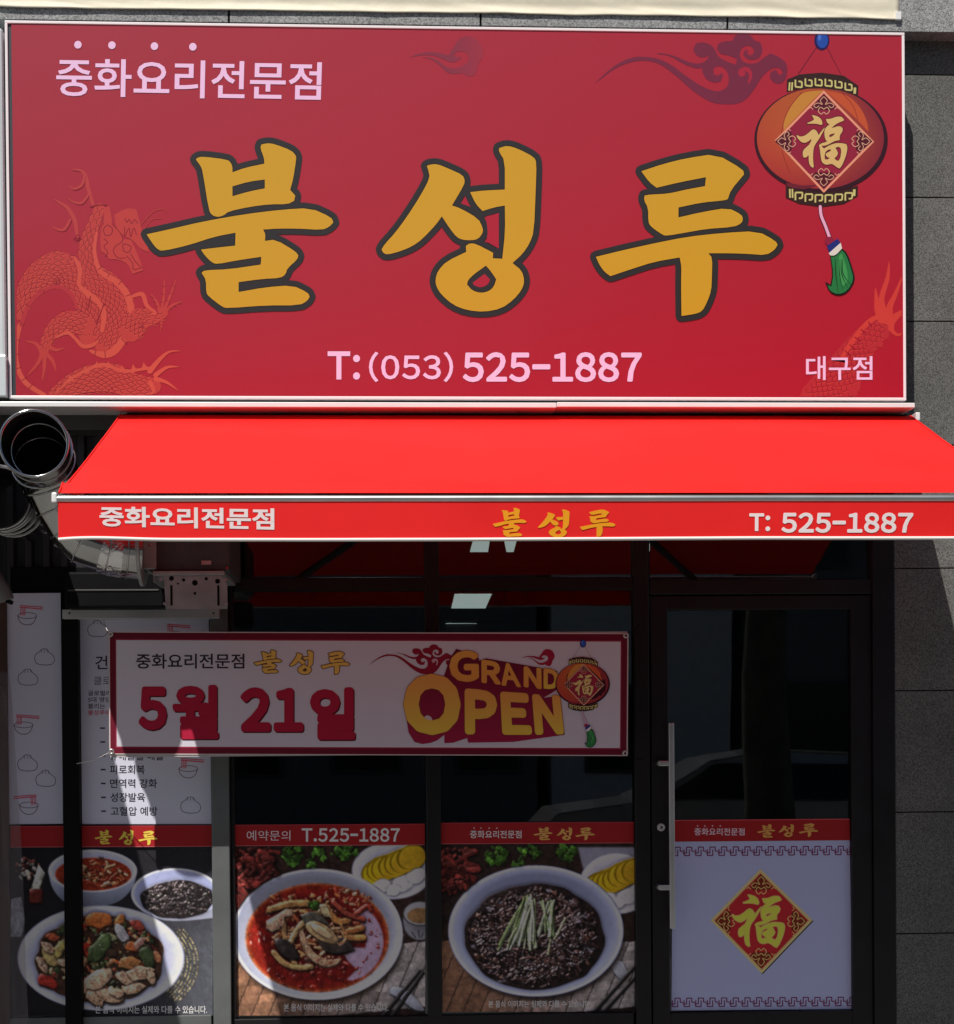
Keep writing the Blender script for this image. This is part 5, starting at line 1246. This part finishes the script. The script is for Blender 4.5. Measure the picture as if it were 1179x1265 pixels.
caption(CAP, 351, 1240, 480, 1249.5, (150, 150, 150), (283, 1018, 525.5, 1254.5))
k = Ink(PY - .009, SH, step=4e-5)
band(k, 282.5, 525, 1019, 1017.5, 0)
k.text("예약문의", 305, 1026, 359, 1038.5, (140, 120, 124), 0.0); k.text("T.525-1887", 373, 1023, 494, 1040, (170, 152, 156), .024)
k.build("title_band", INK_FILM, t)

# food film 3: black bean noodles
t = thing("food_poster", "food photo film of black bean noodles topped with cucumber strips", "poster", U(665, 1250, 0), "food photo films on the windows")
k = Photo(PY, SH, (543.5, 1015, 784, 1250), seed=3); T = crop(4.367, 530, 1000); R = random.Random(19)
k.mode(0, 0, .4); k.poly([(540, 1010), (790, 1010), (790, 1255), (540, 1255)], (27, 19, 17))
chilies(k, T, 12, (55, 215, 220, 430), 110); greens(k, T, 13, [(370, 250, 60, 26), (740, 235, 50, 20), (540, 225, 60, 8), (480, 290, 26, 4)])
k.mode(0, 0, .06, soft=2); k.poly(mapp(T, [(800, 205), (1115, 205), (1115, 300), (830, 320)]), (88, 88, 100), sm=1)
mat_weave(k, T, 720, 14)
side_dish(k, T, 1010, 400, 200, 165, 16)
piece(k, T, [(990, 810), (1040, 820), (1070, 880), (1030, 915), (985, 870)], (110, 112, 120), .3, .3, .1)
chop(k, T, (895, 1085), (1105, 850), 26); chop(k, T, (945, 1085), (1115, 900), 26)
cx, cy = 576, 655
k.mode(0, 0, .2, soft=9); k.ell(*T((cx + 14, cy + 30)), 462 / 4.367, 345 / 4.367, (22, 17, 17), 56)
k.mode(0, 0, .03)
k.ring_grad(*T((cx, cy)), 470 / 4.367, 353 / 4.367, [(.7, (78, 82, 102)), (.86, lambda a: lerp((82, 86, 106), (110, 116, 140), .5 + .5 * math.sin(a))), (.95, (114, 118, 142)), (.98, (142, 146, 168)), (1, (92, 96, 116))], 64)
k.mode(.15, .7, .5); k.poly(blob(*T((568, 690)), 86, .76, 0, .035, 40, R), (22, 15, 15), sm=2)
bits(k, *T((568, 690)), 83, 63, 170, [(38, 24, 22), (52, 31, 28), (62, 38, 34), (24, 17, 17), (74, 48, 38)], (2, 6), 23, (.35, .8), gl=1)
noodles(k, *T((568, 690)), 83, 63, 200, [(34, 24, 24), (48, 33, 31), (20, 14, 14), (58, 42, 38)], (1.5, 3.2), 24, .45, gl=1.2)
bits(k, *T((568, 700)), 82, 61, 60, [(116, 112, 118), (96, 90, 94), (112, 104, 100), (72, 54, 48)], (.6, 2.6), 25, (.18, .5))
for x, y, r in ((805, 590, 46), (400, 500, 26), (470, 470, 20), (760, 500, 30), (860, 760, 34), (690, 860, 28), (390, 920, 30), (340, 750, 36), (270, 660, 30), (560, 860, 22), (320, 540, 26), (640, 440, 20), (250, 740, 22)):
    k.mode(0, 0, .2, soft=2)
    for _ in range(4): k.poly(mapp(T, blob(x + R.uniform(-r, r) * .6, y + R.uniform(-r, r) * .4, r * R.uniform(.3, .6), .35, R.uniform(-.9, .9), .5, 11, R)), R.choice([(112, 108, 120), (92, 88, 98), (124, 120, 130)]), sm=1)
noodles(k, *T((568, 695)), 82, 62, 150, [(30, 21, 21), (44, 30, 28), (18, 13, 13), (56, 38, 33)], (1.3, 2.6), 26, .6, .9, gl=1.6); noodles(k, *T((568, 695)), 80, 60, 46, [(104, 100, 106), (84, 78, 82)], (.5, 1.1), 27, .22, .8, h=.2)
cg = [(132, 148, 110), (112, 132, 90), (146, 158, 128), (98, 118, 72), (154, 162, 140)]
for i in range(44):                                                   # cucumber strips
    if i < 28: a = (R.uniform(505, 570), R.uniform(455, 520)); b_ = (R.uniform(400, 545), R.uniform(700, 760)); b_ = (a[0] - (570 - a[0]) * .3 - R.uniform(-10, 90) + (a[0] - 540), b_[1])
    else: a = (R.uniform(590, 680), R.uniform(490, 520)); b_ = (R.uniform(585, 672), R.uniform(640, 700))
    k.mode(0, 0, .2, soft=2); k.stroke(mapp(T, [(a[0] + 5, a[1] + 5), (b_[0] + 5, b_[1] + 5)]), 1.7, (28, 30, 22)); k.mode(.8, .4, .3); k.stroke(mapp(T, [a, ((a[0] + b_[0]) / 2 + R.uniform(-8, 8), (a[1] + b_[1]) / 2), b_]), R.uniform(1.2, 2.6), R.choice(cg), 3)
for a, b_ in (((735, 585), (675, 700)), ((655, 700), (640, 780)), ((470, 640), (430, 710))): k.stroke(mapp(T, [a, b_]), 2.2, (124, 130, 100))
k.build("picture", INK_FOOD, t)
caption(CAP[:-1], 603.5, 1236, 729, 1244.5, (140, 140, 146), (543.5, 1015, 784, 1250))
k = Ink(PY - .009, SH, step=4e-5)
band(k, 543, 783, 1016.5, 1015.2, 0)
k.text("중화요리전문점", 581, 1026, 644.5, 1035.5, (165, 140, 148), .01)
for x in (586, 594.5, 604.5, 614): k.ell(x, 1023, .9, .9, (150, 110, 116), 10)
draw_name(k, None, (128, 98, 52), per=[(659, 1021.5, 683, 1038), (688, 1022, 707, 1038), (711, 1022, 735, 1038)])
k.build("title_band", INK_FILM, t)

# door film with the fortune character
t = thing("door_film", "white film on the door with a red fortune diamond and meander borders", "window film", U(940, 1247, 0), "printed films on the windows")
k = Ink(PY, SH); k.poly([(831, 1039), (1050, 1038), (1053, 1246.5), (829.7, 1248.2)], (102, 106, 130)); k.build("sheet", INK_FILM, t)
for y0, sl in ((1045, -.006), (1231.5, -.006)):
    k = Ink(PY - .0006, SH, clip=(829, 1012, 1052.5, 1248))
    for i in range(16):
        x = 829.5 + i * 14.4; y = y0 + (x - 940) * sl; c = (66, 22, 48)
        k.polys(stroke_polys([(x, y + 8.2), (x + 4.6, y + 8.2), (x + 4.6, y + 1), (x + 11, y + 1), (x + 11, y + 6), (x + 14.4, y + 6)], 1.3, 4) +
                stroke_polys([(x + 1.4, y + 4), (x + 1.4, y + 11.4), (x + 8, y + 11.4), (x + 8, y + 4.2)], 1.3, 4), c)
    k.build("meander_border", INK_FILM, t)
k = Ink(PY - .0006, SH); T = crop(8.131, 870, 1060)
q0 = [(565, 110), (1090, 625), (580, 1160), (65, 625)]
k.poly(mapp(T, [(a + 8, b_ + 8) for a, b_ in q0]), (14, 12, 14)); k.poly(mapp(T, q0), (150, 116, 78))
cc = T((573, 635)); sh = lambda f_: [((x - cc[0]) * f_ + cc[0], (y - cc[1]) * f_ + cc[1]) for x, y in mapp(T, q0)]
k.poly(sh(.935), (118, 92, 58)); k.poly(sh(.91), (112, 22, 26))
for a in range(4): lace(k, cc, 58.5, 60, a, (150, 108, 64), (70, 22, 12), 1.15)
draw_fu(k, FBOX, (150, 134, 46), (150, 96, 66), 1.5)
k.build("fortune_diamond", INK_FILM, t)
k = Ink(PY - .002, SH, step=4e-5)
k.poly([(833.5, 1013), (1049.8, 1011.3), (1050.3, 1038), (833, 1039.8)], RED); k.poly([(833.5, 1013.2), (1049.8, 1011.5), (1049.8, 1012.3), (833.5, 1014)], (120, 50, 56))
k.text("중화요리전문점", 858, 1023, 920, 1032, (150, 120, 130), .01)
for x in (862, 871, 880.5, 890): k.ell(x, 1020.3, .9, .9, (150, 110, 116), 10)
draw_name(k, None, (124, 92, 46), per=[(935.5, 1018, 958, 1035), (962, 1018, 981, 1034), (987, 1017, 1011, 1034)])
k.build("title_band", INK_FILM, t)

# ------------------------------------------------------------------ hanging grand open banner
GY = -.30
t = gb = thing("grand_open_banner", "white banner with dark red border announcing the grand opening, tied across the windows", "banner", U(455, 934, GY))
def gwarp(x, z): return .009 * nz(x + z, 1.2) + .003 * nz(x * .7 - z * 1.6, 2.0)
q = [(134, 780), (777, 782), (776, 934), (135, 932)]
def G(u, v): return tuple((np.array(q[0]) * (1 - u) + np.array(q[1]) * u) * (1 - v) + (np.array(q[3]) * (1 - u) + np.array(q[2]) * u) * v)
def Gp(x, y): return G((x - 134) / 643, (y - 781) / 152)
def gridfill(k, u0, v0, u1, v1, nx, ny, col):
    vs = [G(u0 + (u1 - u0) * i / nx, v0 + (v1 - v0) * j / ny) for j in range(ny + 1) for i in range(nx + 1)]
    k._emit(vs, [[j * (nx + 1) + i, j * (nx + 1) + i + 1, (j + 1) * (nx + 1) + i + 1, (j + 1) * (nx + 1) + i] for j in range(ny) for i in range(nx)], col)
k = Ink(GY, SH, warp=gwarp, step=4e-5)
gridfill(k, 0, 0, 1, 1, 120, 28, (112, 104, 104)); gridfill(k, .0022, .008, .9978, .992, 120, 28, (58, 10, 21)); gridfill(k, .0125, .06, .987, .945, 120, 28, (84, 22, 36)); gridfill(k, .0145, .07, .985, .935, 120, 28, (115, 113, 120))
o = k.build("sheet", INK_CLOTH, t)
m = MB(); m.grid(U(135, 850, GY).x, U(776, 850, GY).x, U(455, 933, GY).z, U(455, 781.5, GY).z, lambda x, z: GY + .003 + gwarp(x, z), 60, 14); m.build("back", simple("banner_back", (.5, .48, .48), .6), t)
def gprint(name, *calls):
    k = Ink(GY - .0012, SH, warp=gwarp, step=3e-5)
    for c in calls: c(k)
    k.build(name, INK_CLOTH, t)
gprint("lettering", lambda k: k.text("중화요리전문점", 168, 807.5, 302, 826, (26, 22, 30), .014))
gprint("lettering", lambda k: draw_name(k, None, (142, 104, 50), (56, 36, 24), 1.0, per=[(314, 803, 348, 831.5), (358, 803.5, 387, 833), (397, 804.5, 432, 833)]))
def date(k, sts):
    for dx, dy, c in ((1.4, 1.6, (44, 8, 16)), (0, 0, (96, 14, 31))):
        for st, x0, y0, x1, y1, bo in sts: k.text(st, x0 + dx, y0 + dy, x1 + dx, y1 + dy, c, bo)
gprint("lettering", lambda k: date(k, [("5", 171, 848, 206, 902, .062), ("월", 213, 846, 270, 913, .046)]))
gprint("lettering", lambda k: date(k, [("21", 297, 849, 375, 904, .062), ("일", 383, 849, 439, 914, .056)]))
def gcloud(k):
    k.t = xf((735, 40, 972, 129), (456, 795.5, 560, 833)); k.poly(CLOUD, (78, 12, 26), sm=1); k.poly(SWIRL, (112, 92, 100), sm=1)
def gpuff(k): k.t = xf((507, 44, 598, 95), (645, 801.5, 686, 823)); k.poly(PUFF, (88, 14, 32), sm=1)
gprint("cloud_print", gcloud); gprint("cloud_print", gpuff)
k = Ink(GY - .0022, SH, warp=gwarp, step=3e-5); T = crop(5.126, 480, 780)
ex = [(112,540),(128,640),(165,700),(215,714),(270,706),(310,690),(355,655),(355,708),(412,705),(500,675),(505,705),(790,700),(1118,655),(1090,405),(985,420),(1075,365),(1070,250),(985,235),(880,215),(760,195),(620,170),(575,185),(575,170),(520,140),(430,110),(390,170),(350,290),(300,280),(120,400)]
k.poly(mapp(T, ex), lambda p: lerp((52, 8, 20), (84, 14, 34), min(1, max(0, (p[1] - 800) / 110))))
k.poly(mapp(T, [(985, 420), (1075, 368), (1080, 405)]), (112, 100, 106))
def gold(y0, y1): return lambda p: lerp((142, 92, 40), lerp((120, 62, 38), (128, 98, 34), .6), min(1, max(0, (p[1] - y0) / (y1 - y0)))) if y1 < 852 else lerp((128, 86, 42), (142, 110, 38), min(1, max(0, (p[1] - y0) / (y1 - y0))))
for ch, b_, bo in (("G", [(385,120),(572,120),(575,318),(388,322)], .06), ("R", [(590,178),(712,192),(712,338),(590,325)], .06), ("A", [(712,200),(800,202),(842,354),(718,342)], .05), ("N", [(858,220),(970,232),(972,366),(858,352)], .06), ("D", [(984,232),(1080,240),(1078,370),(984,362)], .06),
                   ("O", [(95,266),(455,268),(462,656),(95,658)], .075), ("P", [(483,360),(690,375),(690,655),(485,652)], .07), ("E", [(708,380),(890,392),(912,655),(722,655)], .07), ("N", [(910,396),(1088,405),(1115,652),(930,655)], .07)):
    Q = mapp(T, b_); y0 = min(p[1] for p in Q); y1 = max(p[1] for p in Q)
    k.text(ch, 0, 0, 0, 0, (70, 20, 22), bo + .012, [(Q[i][0] + (-.5, .5, .5, -.5)[i], Q[i][1] + (-.5, -.5, .5, .5)[i]) for i in range(4)])
    k.text(ch, 0, 0, 0, 0, gold(y0, y1), bo, Q)
k.poly(mapp(T, [(225, 545), (245, 530), (270, 540), (280, 562), (255, 562)]), (116, 104, 106), sm=1)
k.build("grand_open_lettering", INK_CLOTH, t)
k = Ink(GY - .0034, SH, warp=gwarp, step=3e-5); k.t = xf((933, 50, 1097, 366), (687, 795, 754, 924)); draw_lantern(k, True); k.build("lantern_print", INK_CLOTH, t)
for px, py in ((136.5, 783.5), (773.5, 785), (772.5, 930.5), (138, 928.5)):
    c = U(px, py, GY - .008); m = MB(); m.ring(c, (0, 1, 0), .008, .0035, 18); m.build("grommet", M['alu'], t)
for px, py, qx, qy in ((136.5, 783.5, 128, 766), (773.5, 785, 790, 772), (772.5, 930.5, 792, 938), (138, 928.5, 92, 944)):
    m = MB(); a = U(px, py, GY - .004); b_ = U(qx, qy, -.04); m.tube([a, a.lerp(b_, .5) + Vector((0, 0, -.01)), b_], .0015, 6); m.build("cord", M['black'] if px > 500 else M['piping'], t)

# ------------------------------------------------------------------ clear plastic curtain at the left edge
pm = bpy.data.materials.new("clear_plastic"); pm.use_nodes = True; nt = pm.node_tree; nt.nodes.clear()
out = N(nt, "ShaderNodeOutputMaterial"); mx = N(nt, "ShaderNodeMixShader"); tr = N(nt, "ShaderNodeBsdfTransparent"); tr.inputs[0].default_value = (.84, .83, .84, 1)
pb = N(nt, "ShaderNodeBsdfPrincipled"); pb.inputs["Base Color"].default_value = (.35, .33, .34, 1); pb.inputs["Roughness"].default_value = .12
mx.inputs[0].default_value = .22; nt.links.new(tr.outputs[0], mx.inputs[1]); nt.links.new(pb.outputs[0], mx.inputs[2]); nt.links.new(mx.outputs[0], out.inputs[0])
t = thing("plastic_curtain", "clear wrinkled plastic sheet hanging at the lower left corner", "curtain", U(0, 1265, -.2))
m = MB(); vs = []; fs = []; nx, nzv = 60, 40; px0, px1 = -.75, 0
xe = U(38, 1250, -.2).x; zt2, zb2 = U(5, 830, -.2).z, .05
for j in range(nzv + 1):
    for i in range(nx + 1):
        v = j / nzv; wdt = .35 + .65 * v ** .7; x = xe - .62 + (.62 - (1 - wdt) * .12) * i / nx; z = zt2 + (zb2 - zt2) * v
        vs.append((x, -.2 + .022 * math.sin(i * .75 + 1.3 * nz(v, 3)) * (1 - .3 * v) + .012 * nz(i * .13 + v, 4) + .01 * nz(v, 7), z))
for j in range(nzv):
    for i in range(nx): a = j * (nx + 1) + i; fs.append([a, a + nx + 1, a + nx + 2, a + 1])
m.add(vs, fs, 0, True); m.build("sheet", pm, t)
m = MB(); m.tube([(xe - .64, -.2, zt2), (xe - .12, -.2, zt2)], .012, 10); m.build("hanging_rod", M['alu'], t)

# ------------------------------------------------------------------ across the street: what the glass reflects
def RP(px, py, d):                                                    # a point whose mirror image in the shop glass stands at this photo position
    w = U(px, py, d); return Vector((w.x, -d, w.z))
bc = [simple("pale_render", (.8, .8, .78), .8, var=.1), simple("grey_render", (.22, .23, .24), .8, var=.15), simple("brown_brick", (.20, .11, .08), .85, var=.25, vs=20)]
wfm = simple("window_frame_grey", (.12, .12, .125), .5)
wg = simple("dark_window_glass", (.02, .025, .03), .06)
for x0, x1, h, mi, lab in ((-9.5, -3.2, 7.5, 2, "brown brick building reflected in the left windows"), (-3.0, 2.1, 6.2, 1, "grey rendered building across the street mirrored behind the banner"), (2.3, 4.9, 7.0, 0, "pale rendered building across the street mirrored in the door glass"), (5.1, 12, 8.5, 1, "tall grey building across the street mirrored at the door's right edge")):
    t = thing("street_building", lab, "building", ((x0 + x1) / 2, -17, 0), "buildings across the street")
    m = MB(); m.box(x0, x1, -24, -17, 0, h, 0, .03); m.build("wall", bc[mi], t)
    m = MB(); m.box(x0 - .1, x1 + .1, -24.1, -16.85, h, h + .25, 0, .03); m.build("parapet", bc[1], t)
    for fl in range(int((h - .6) // 2.9) + 1):
        x = x0 + .5
        while x + 1.0 < x1:
            m = MB(); z = .9 + fl * 2.9; m.box(x, x + 1.0, -17.02, -16.96, z, z + 1.3, 0, .01); wi = m.build("window", wfm, t)
            m = MB(); m.box(x + .06, x + .94, -16.962, -16.95, z + .06, z + 1.24); m.build("pane", wg, wi); x += 1.7
# parked car
cp = RP(850, 1000, 11.2); t = thing("parked_car", "silver estate car parked across the street, seen mirrored in the door glass", "car", (cp.x, -11.2, -.13))
paint = simple("silver_car_paint", (.5, .52, .54), .25, .4, coat=.8); carg = simple("car_glass", (.015, .018, .02), .05)
cx0 = cp.x + .55; zc = -.13
prof = [(-2.2, .32), (-2.25, .62), (-2.05, .86), (-1.2, 1.0), (-.45, 1.45), (.2, 1.55), (1.5, 1.52), (2.0, 1.05), (2.2, .95), (2.2, .35)]
m = MB(); vs = []; n = len(prof)
for yo, ins in ((-.8, .06), (-.86, 0), (.86, 0), (.8, .06)):
    for x, z in prof: vs.append((cx0 + x * (1 - ins * .1), -11.2 + yo * (1 - max(0, z - .95) * .22), zc + z * .9))
fs = [[r * n + i, r * n + (i + 1) % n, (r + 1) * n + (i + 1) % n, (r + 1) * n + i] for r in range(3) for i in range(n)] + [list(range(n))[::-1], [3 * n + i for i in range(n)]]
m.add(vs, fs); body = m.build("body", paint, t)
bv = body.modifiers.new("bev", 'BEVEL'); bv.width = .14; bv.segments = 5; bv.limit_method = 'ANGLE'
m = MB()
for y in (-.86, .86):
    for xa_, xb_, xc_, xd_ in ((-1.0, -.4, .25, .25), (.32, .32, 1.0, 1.0), (1.07, 1.07, 1.45, 1.8)):
        sgn = 1 if y > 0 else -1; yb, yt = -11.2 + y * .985 + sgn * .012, -11.2 + y * .89 + sgn * .012
        m.add([(cx0 + xa_, yb, zc + .93), (cx0 + xd_, yb, zc + .93), (cx0 + xc_, yt, zc + 1.28), (cx0 + xb_, yt, zc + 1.28)], [[0, 1, 2, 3], [3, 2, 1, 0]] if False else [[0, 1, 2, 3]])
m.build("side_window", carg, t)
for x in (-1.4, 1.4):
    for y in (-.8, .8):
        m = MB(); m.tube([(cx0 + x, -11.2 + y - .1, zc + .32), (cx0 + x, -11.2 + y + .1, zc + .32)], .32, 24); wh = m.build("wheel", M['black'], t)
        m = MB(); m.tube([(cx0 + x, -11.2 + y - .105, zc + .32), (cx0 + x, -11.2 + y + .105, zc + .32)], .2, 16); m.build("rim", M['alu'], wh)
# street tree
tb = RP(949, 1100, 8.6); tb.z = 0
t = thing("street_tree", "plane tree with mottled trunk across the pavement, mirrored in the door glass", "tree", tb)
bark = simple("mottled_bark", (.13, .12, .09), .85, var=.5, vs=7, bump=.5, bs=14); leaf = simple("leaf_green", (.05, .09, .025), .6, var=.4, vs=3)
m = MB(); R = random.Random(44)
m.tube([tb, tb + Vector((.02, 0, .8)), tb + Vector((-.03, 0, 2.0)), tb + Vector((.03, 0, 3.4))], [.27, .22, .2, .17], 16)
tips = []
for i in range(7):
    a = i * .9 + R.uniform(-.2, .2); b_ = tb + Vector((0, 0, 2.9 + .12 * i)); e = b_ + Vector((math.cos(a) * 1.5, math.sin(a) * 1.5, 1.4 + R.uniform(0, .8)))
    m.tube([b_, b_.lerp(e, .5) + Vector((0, 0, .15)), e], [.09, .06, .03], 8); tips.append(e)
m.build("trunk", bark, t)
m = MB()
for e in tips + [tb + Vector((0, 0, 5.0))]:
    for _ in range(420):
        d = Vector((R.gauss(0, .55), R.gauss(0, .55), R.gauss(0, .45))); p = e + d; u = Vector((R.uniform(-1, 1), R.uniform(-1, 1), R.uniform(-.6, .6))).normalized(); w = u.cross(Vector((R.uniform(-1, 1), R.uniform(-1, 1), R.uniform(-1, 1)))).normalized(); sz = R.uniform(.05, .1)
        m.add([p - u * sz, p + w * sz * .6, p + u * sz, p - w * sz * .6], [[0, 1, 2, 3]])
m.build("crown", leaf, t)
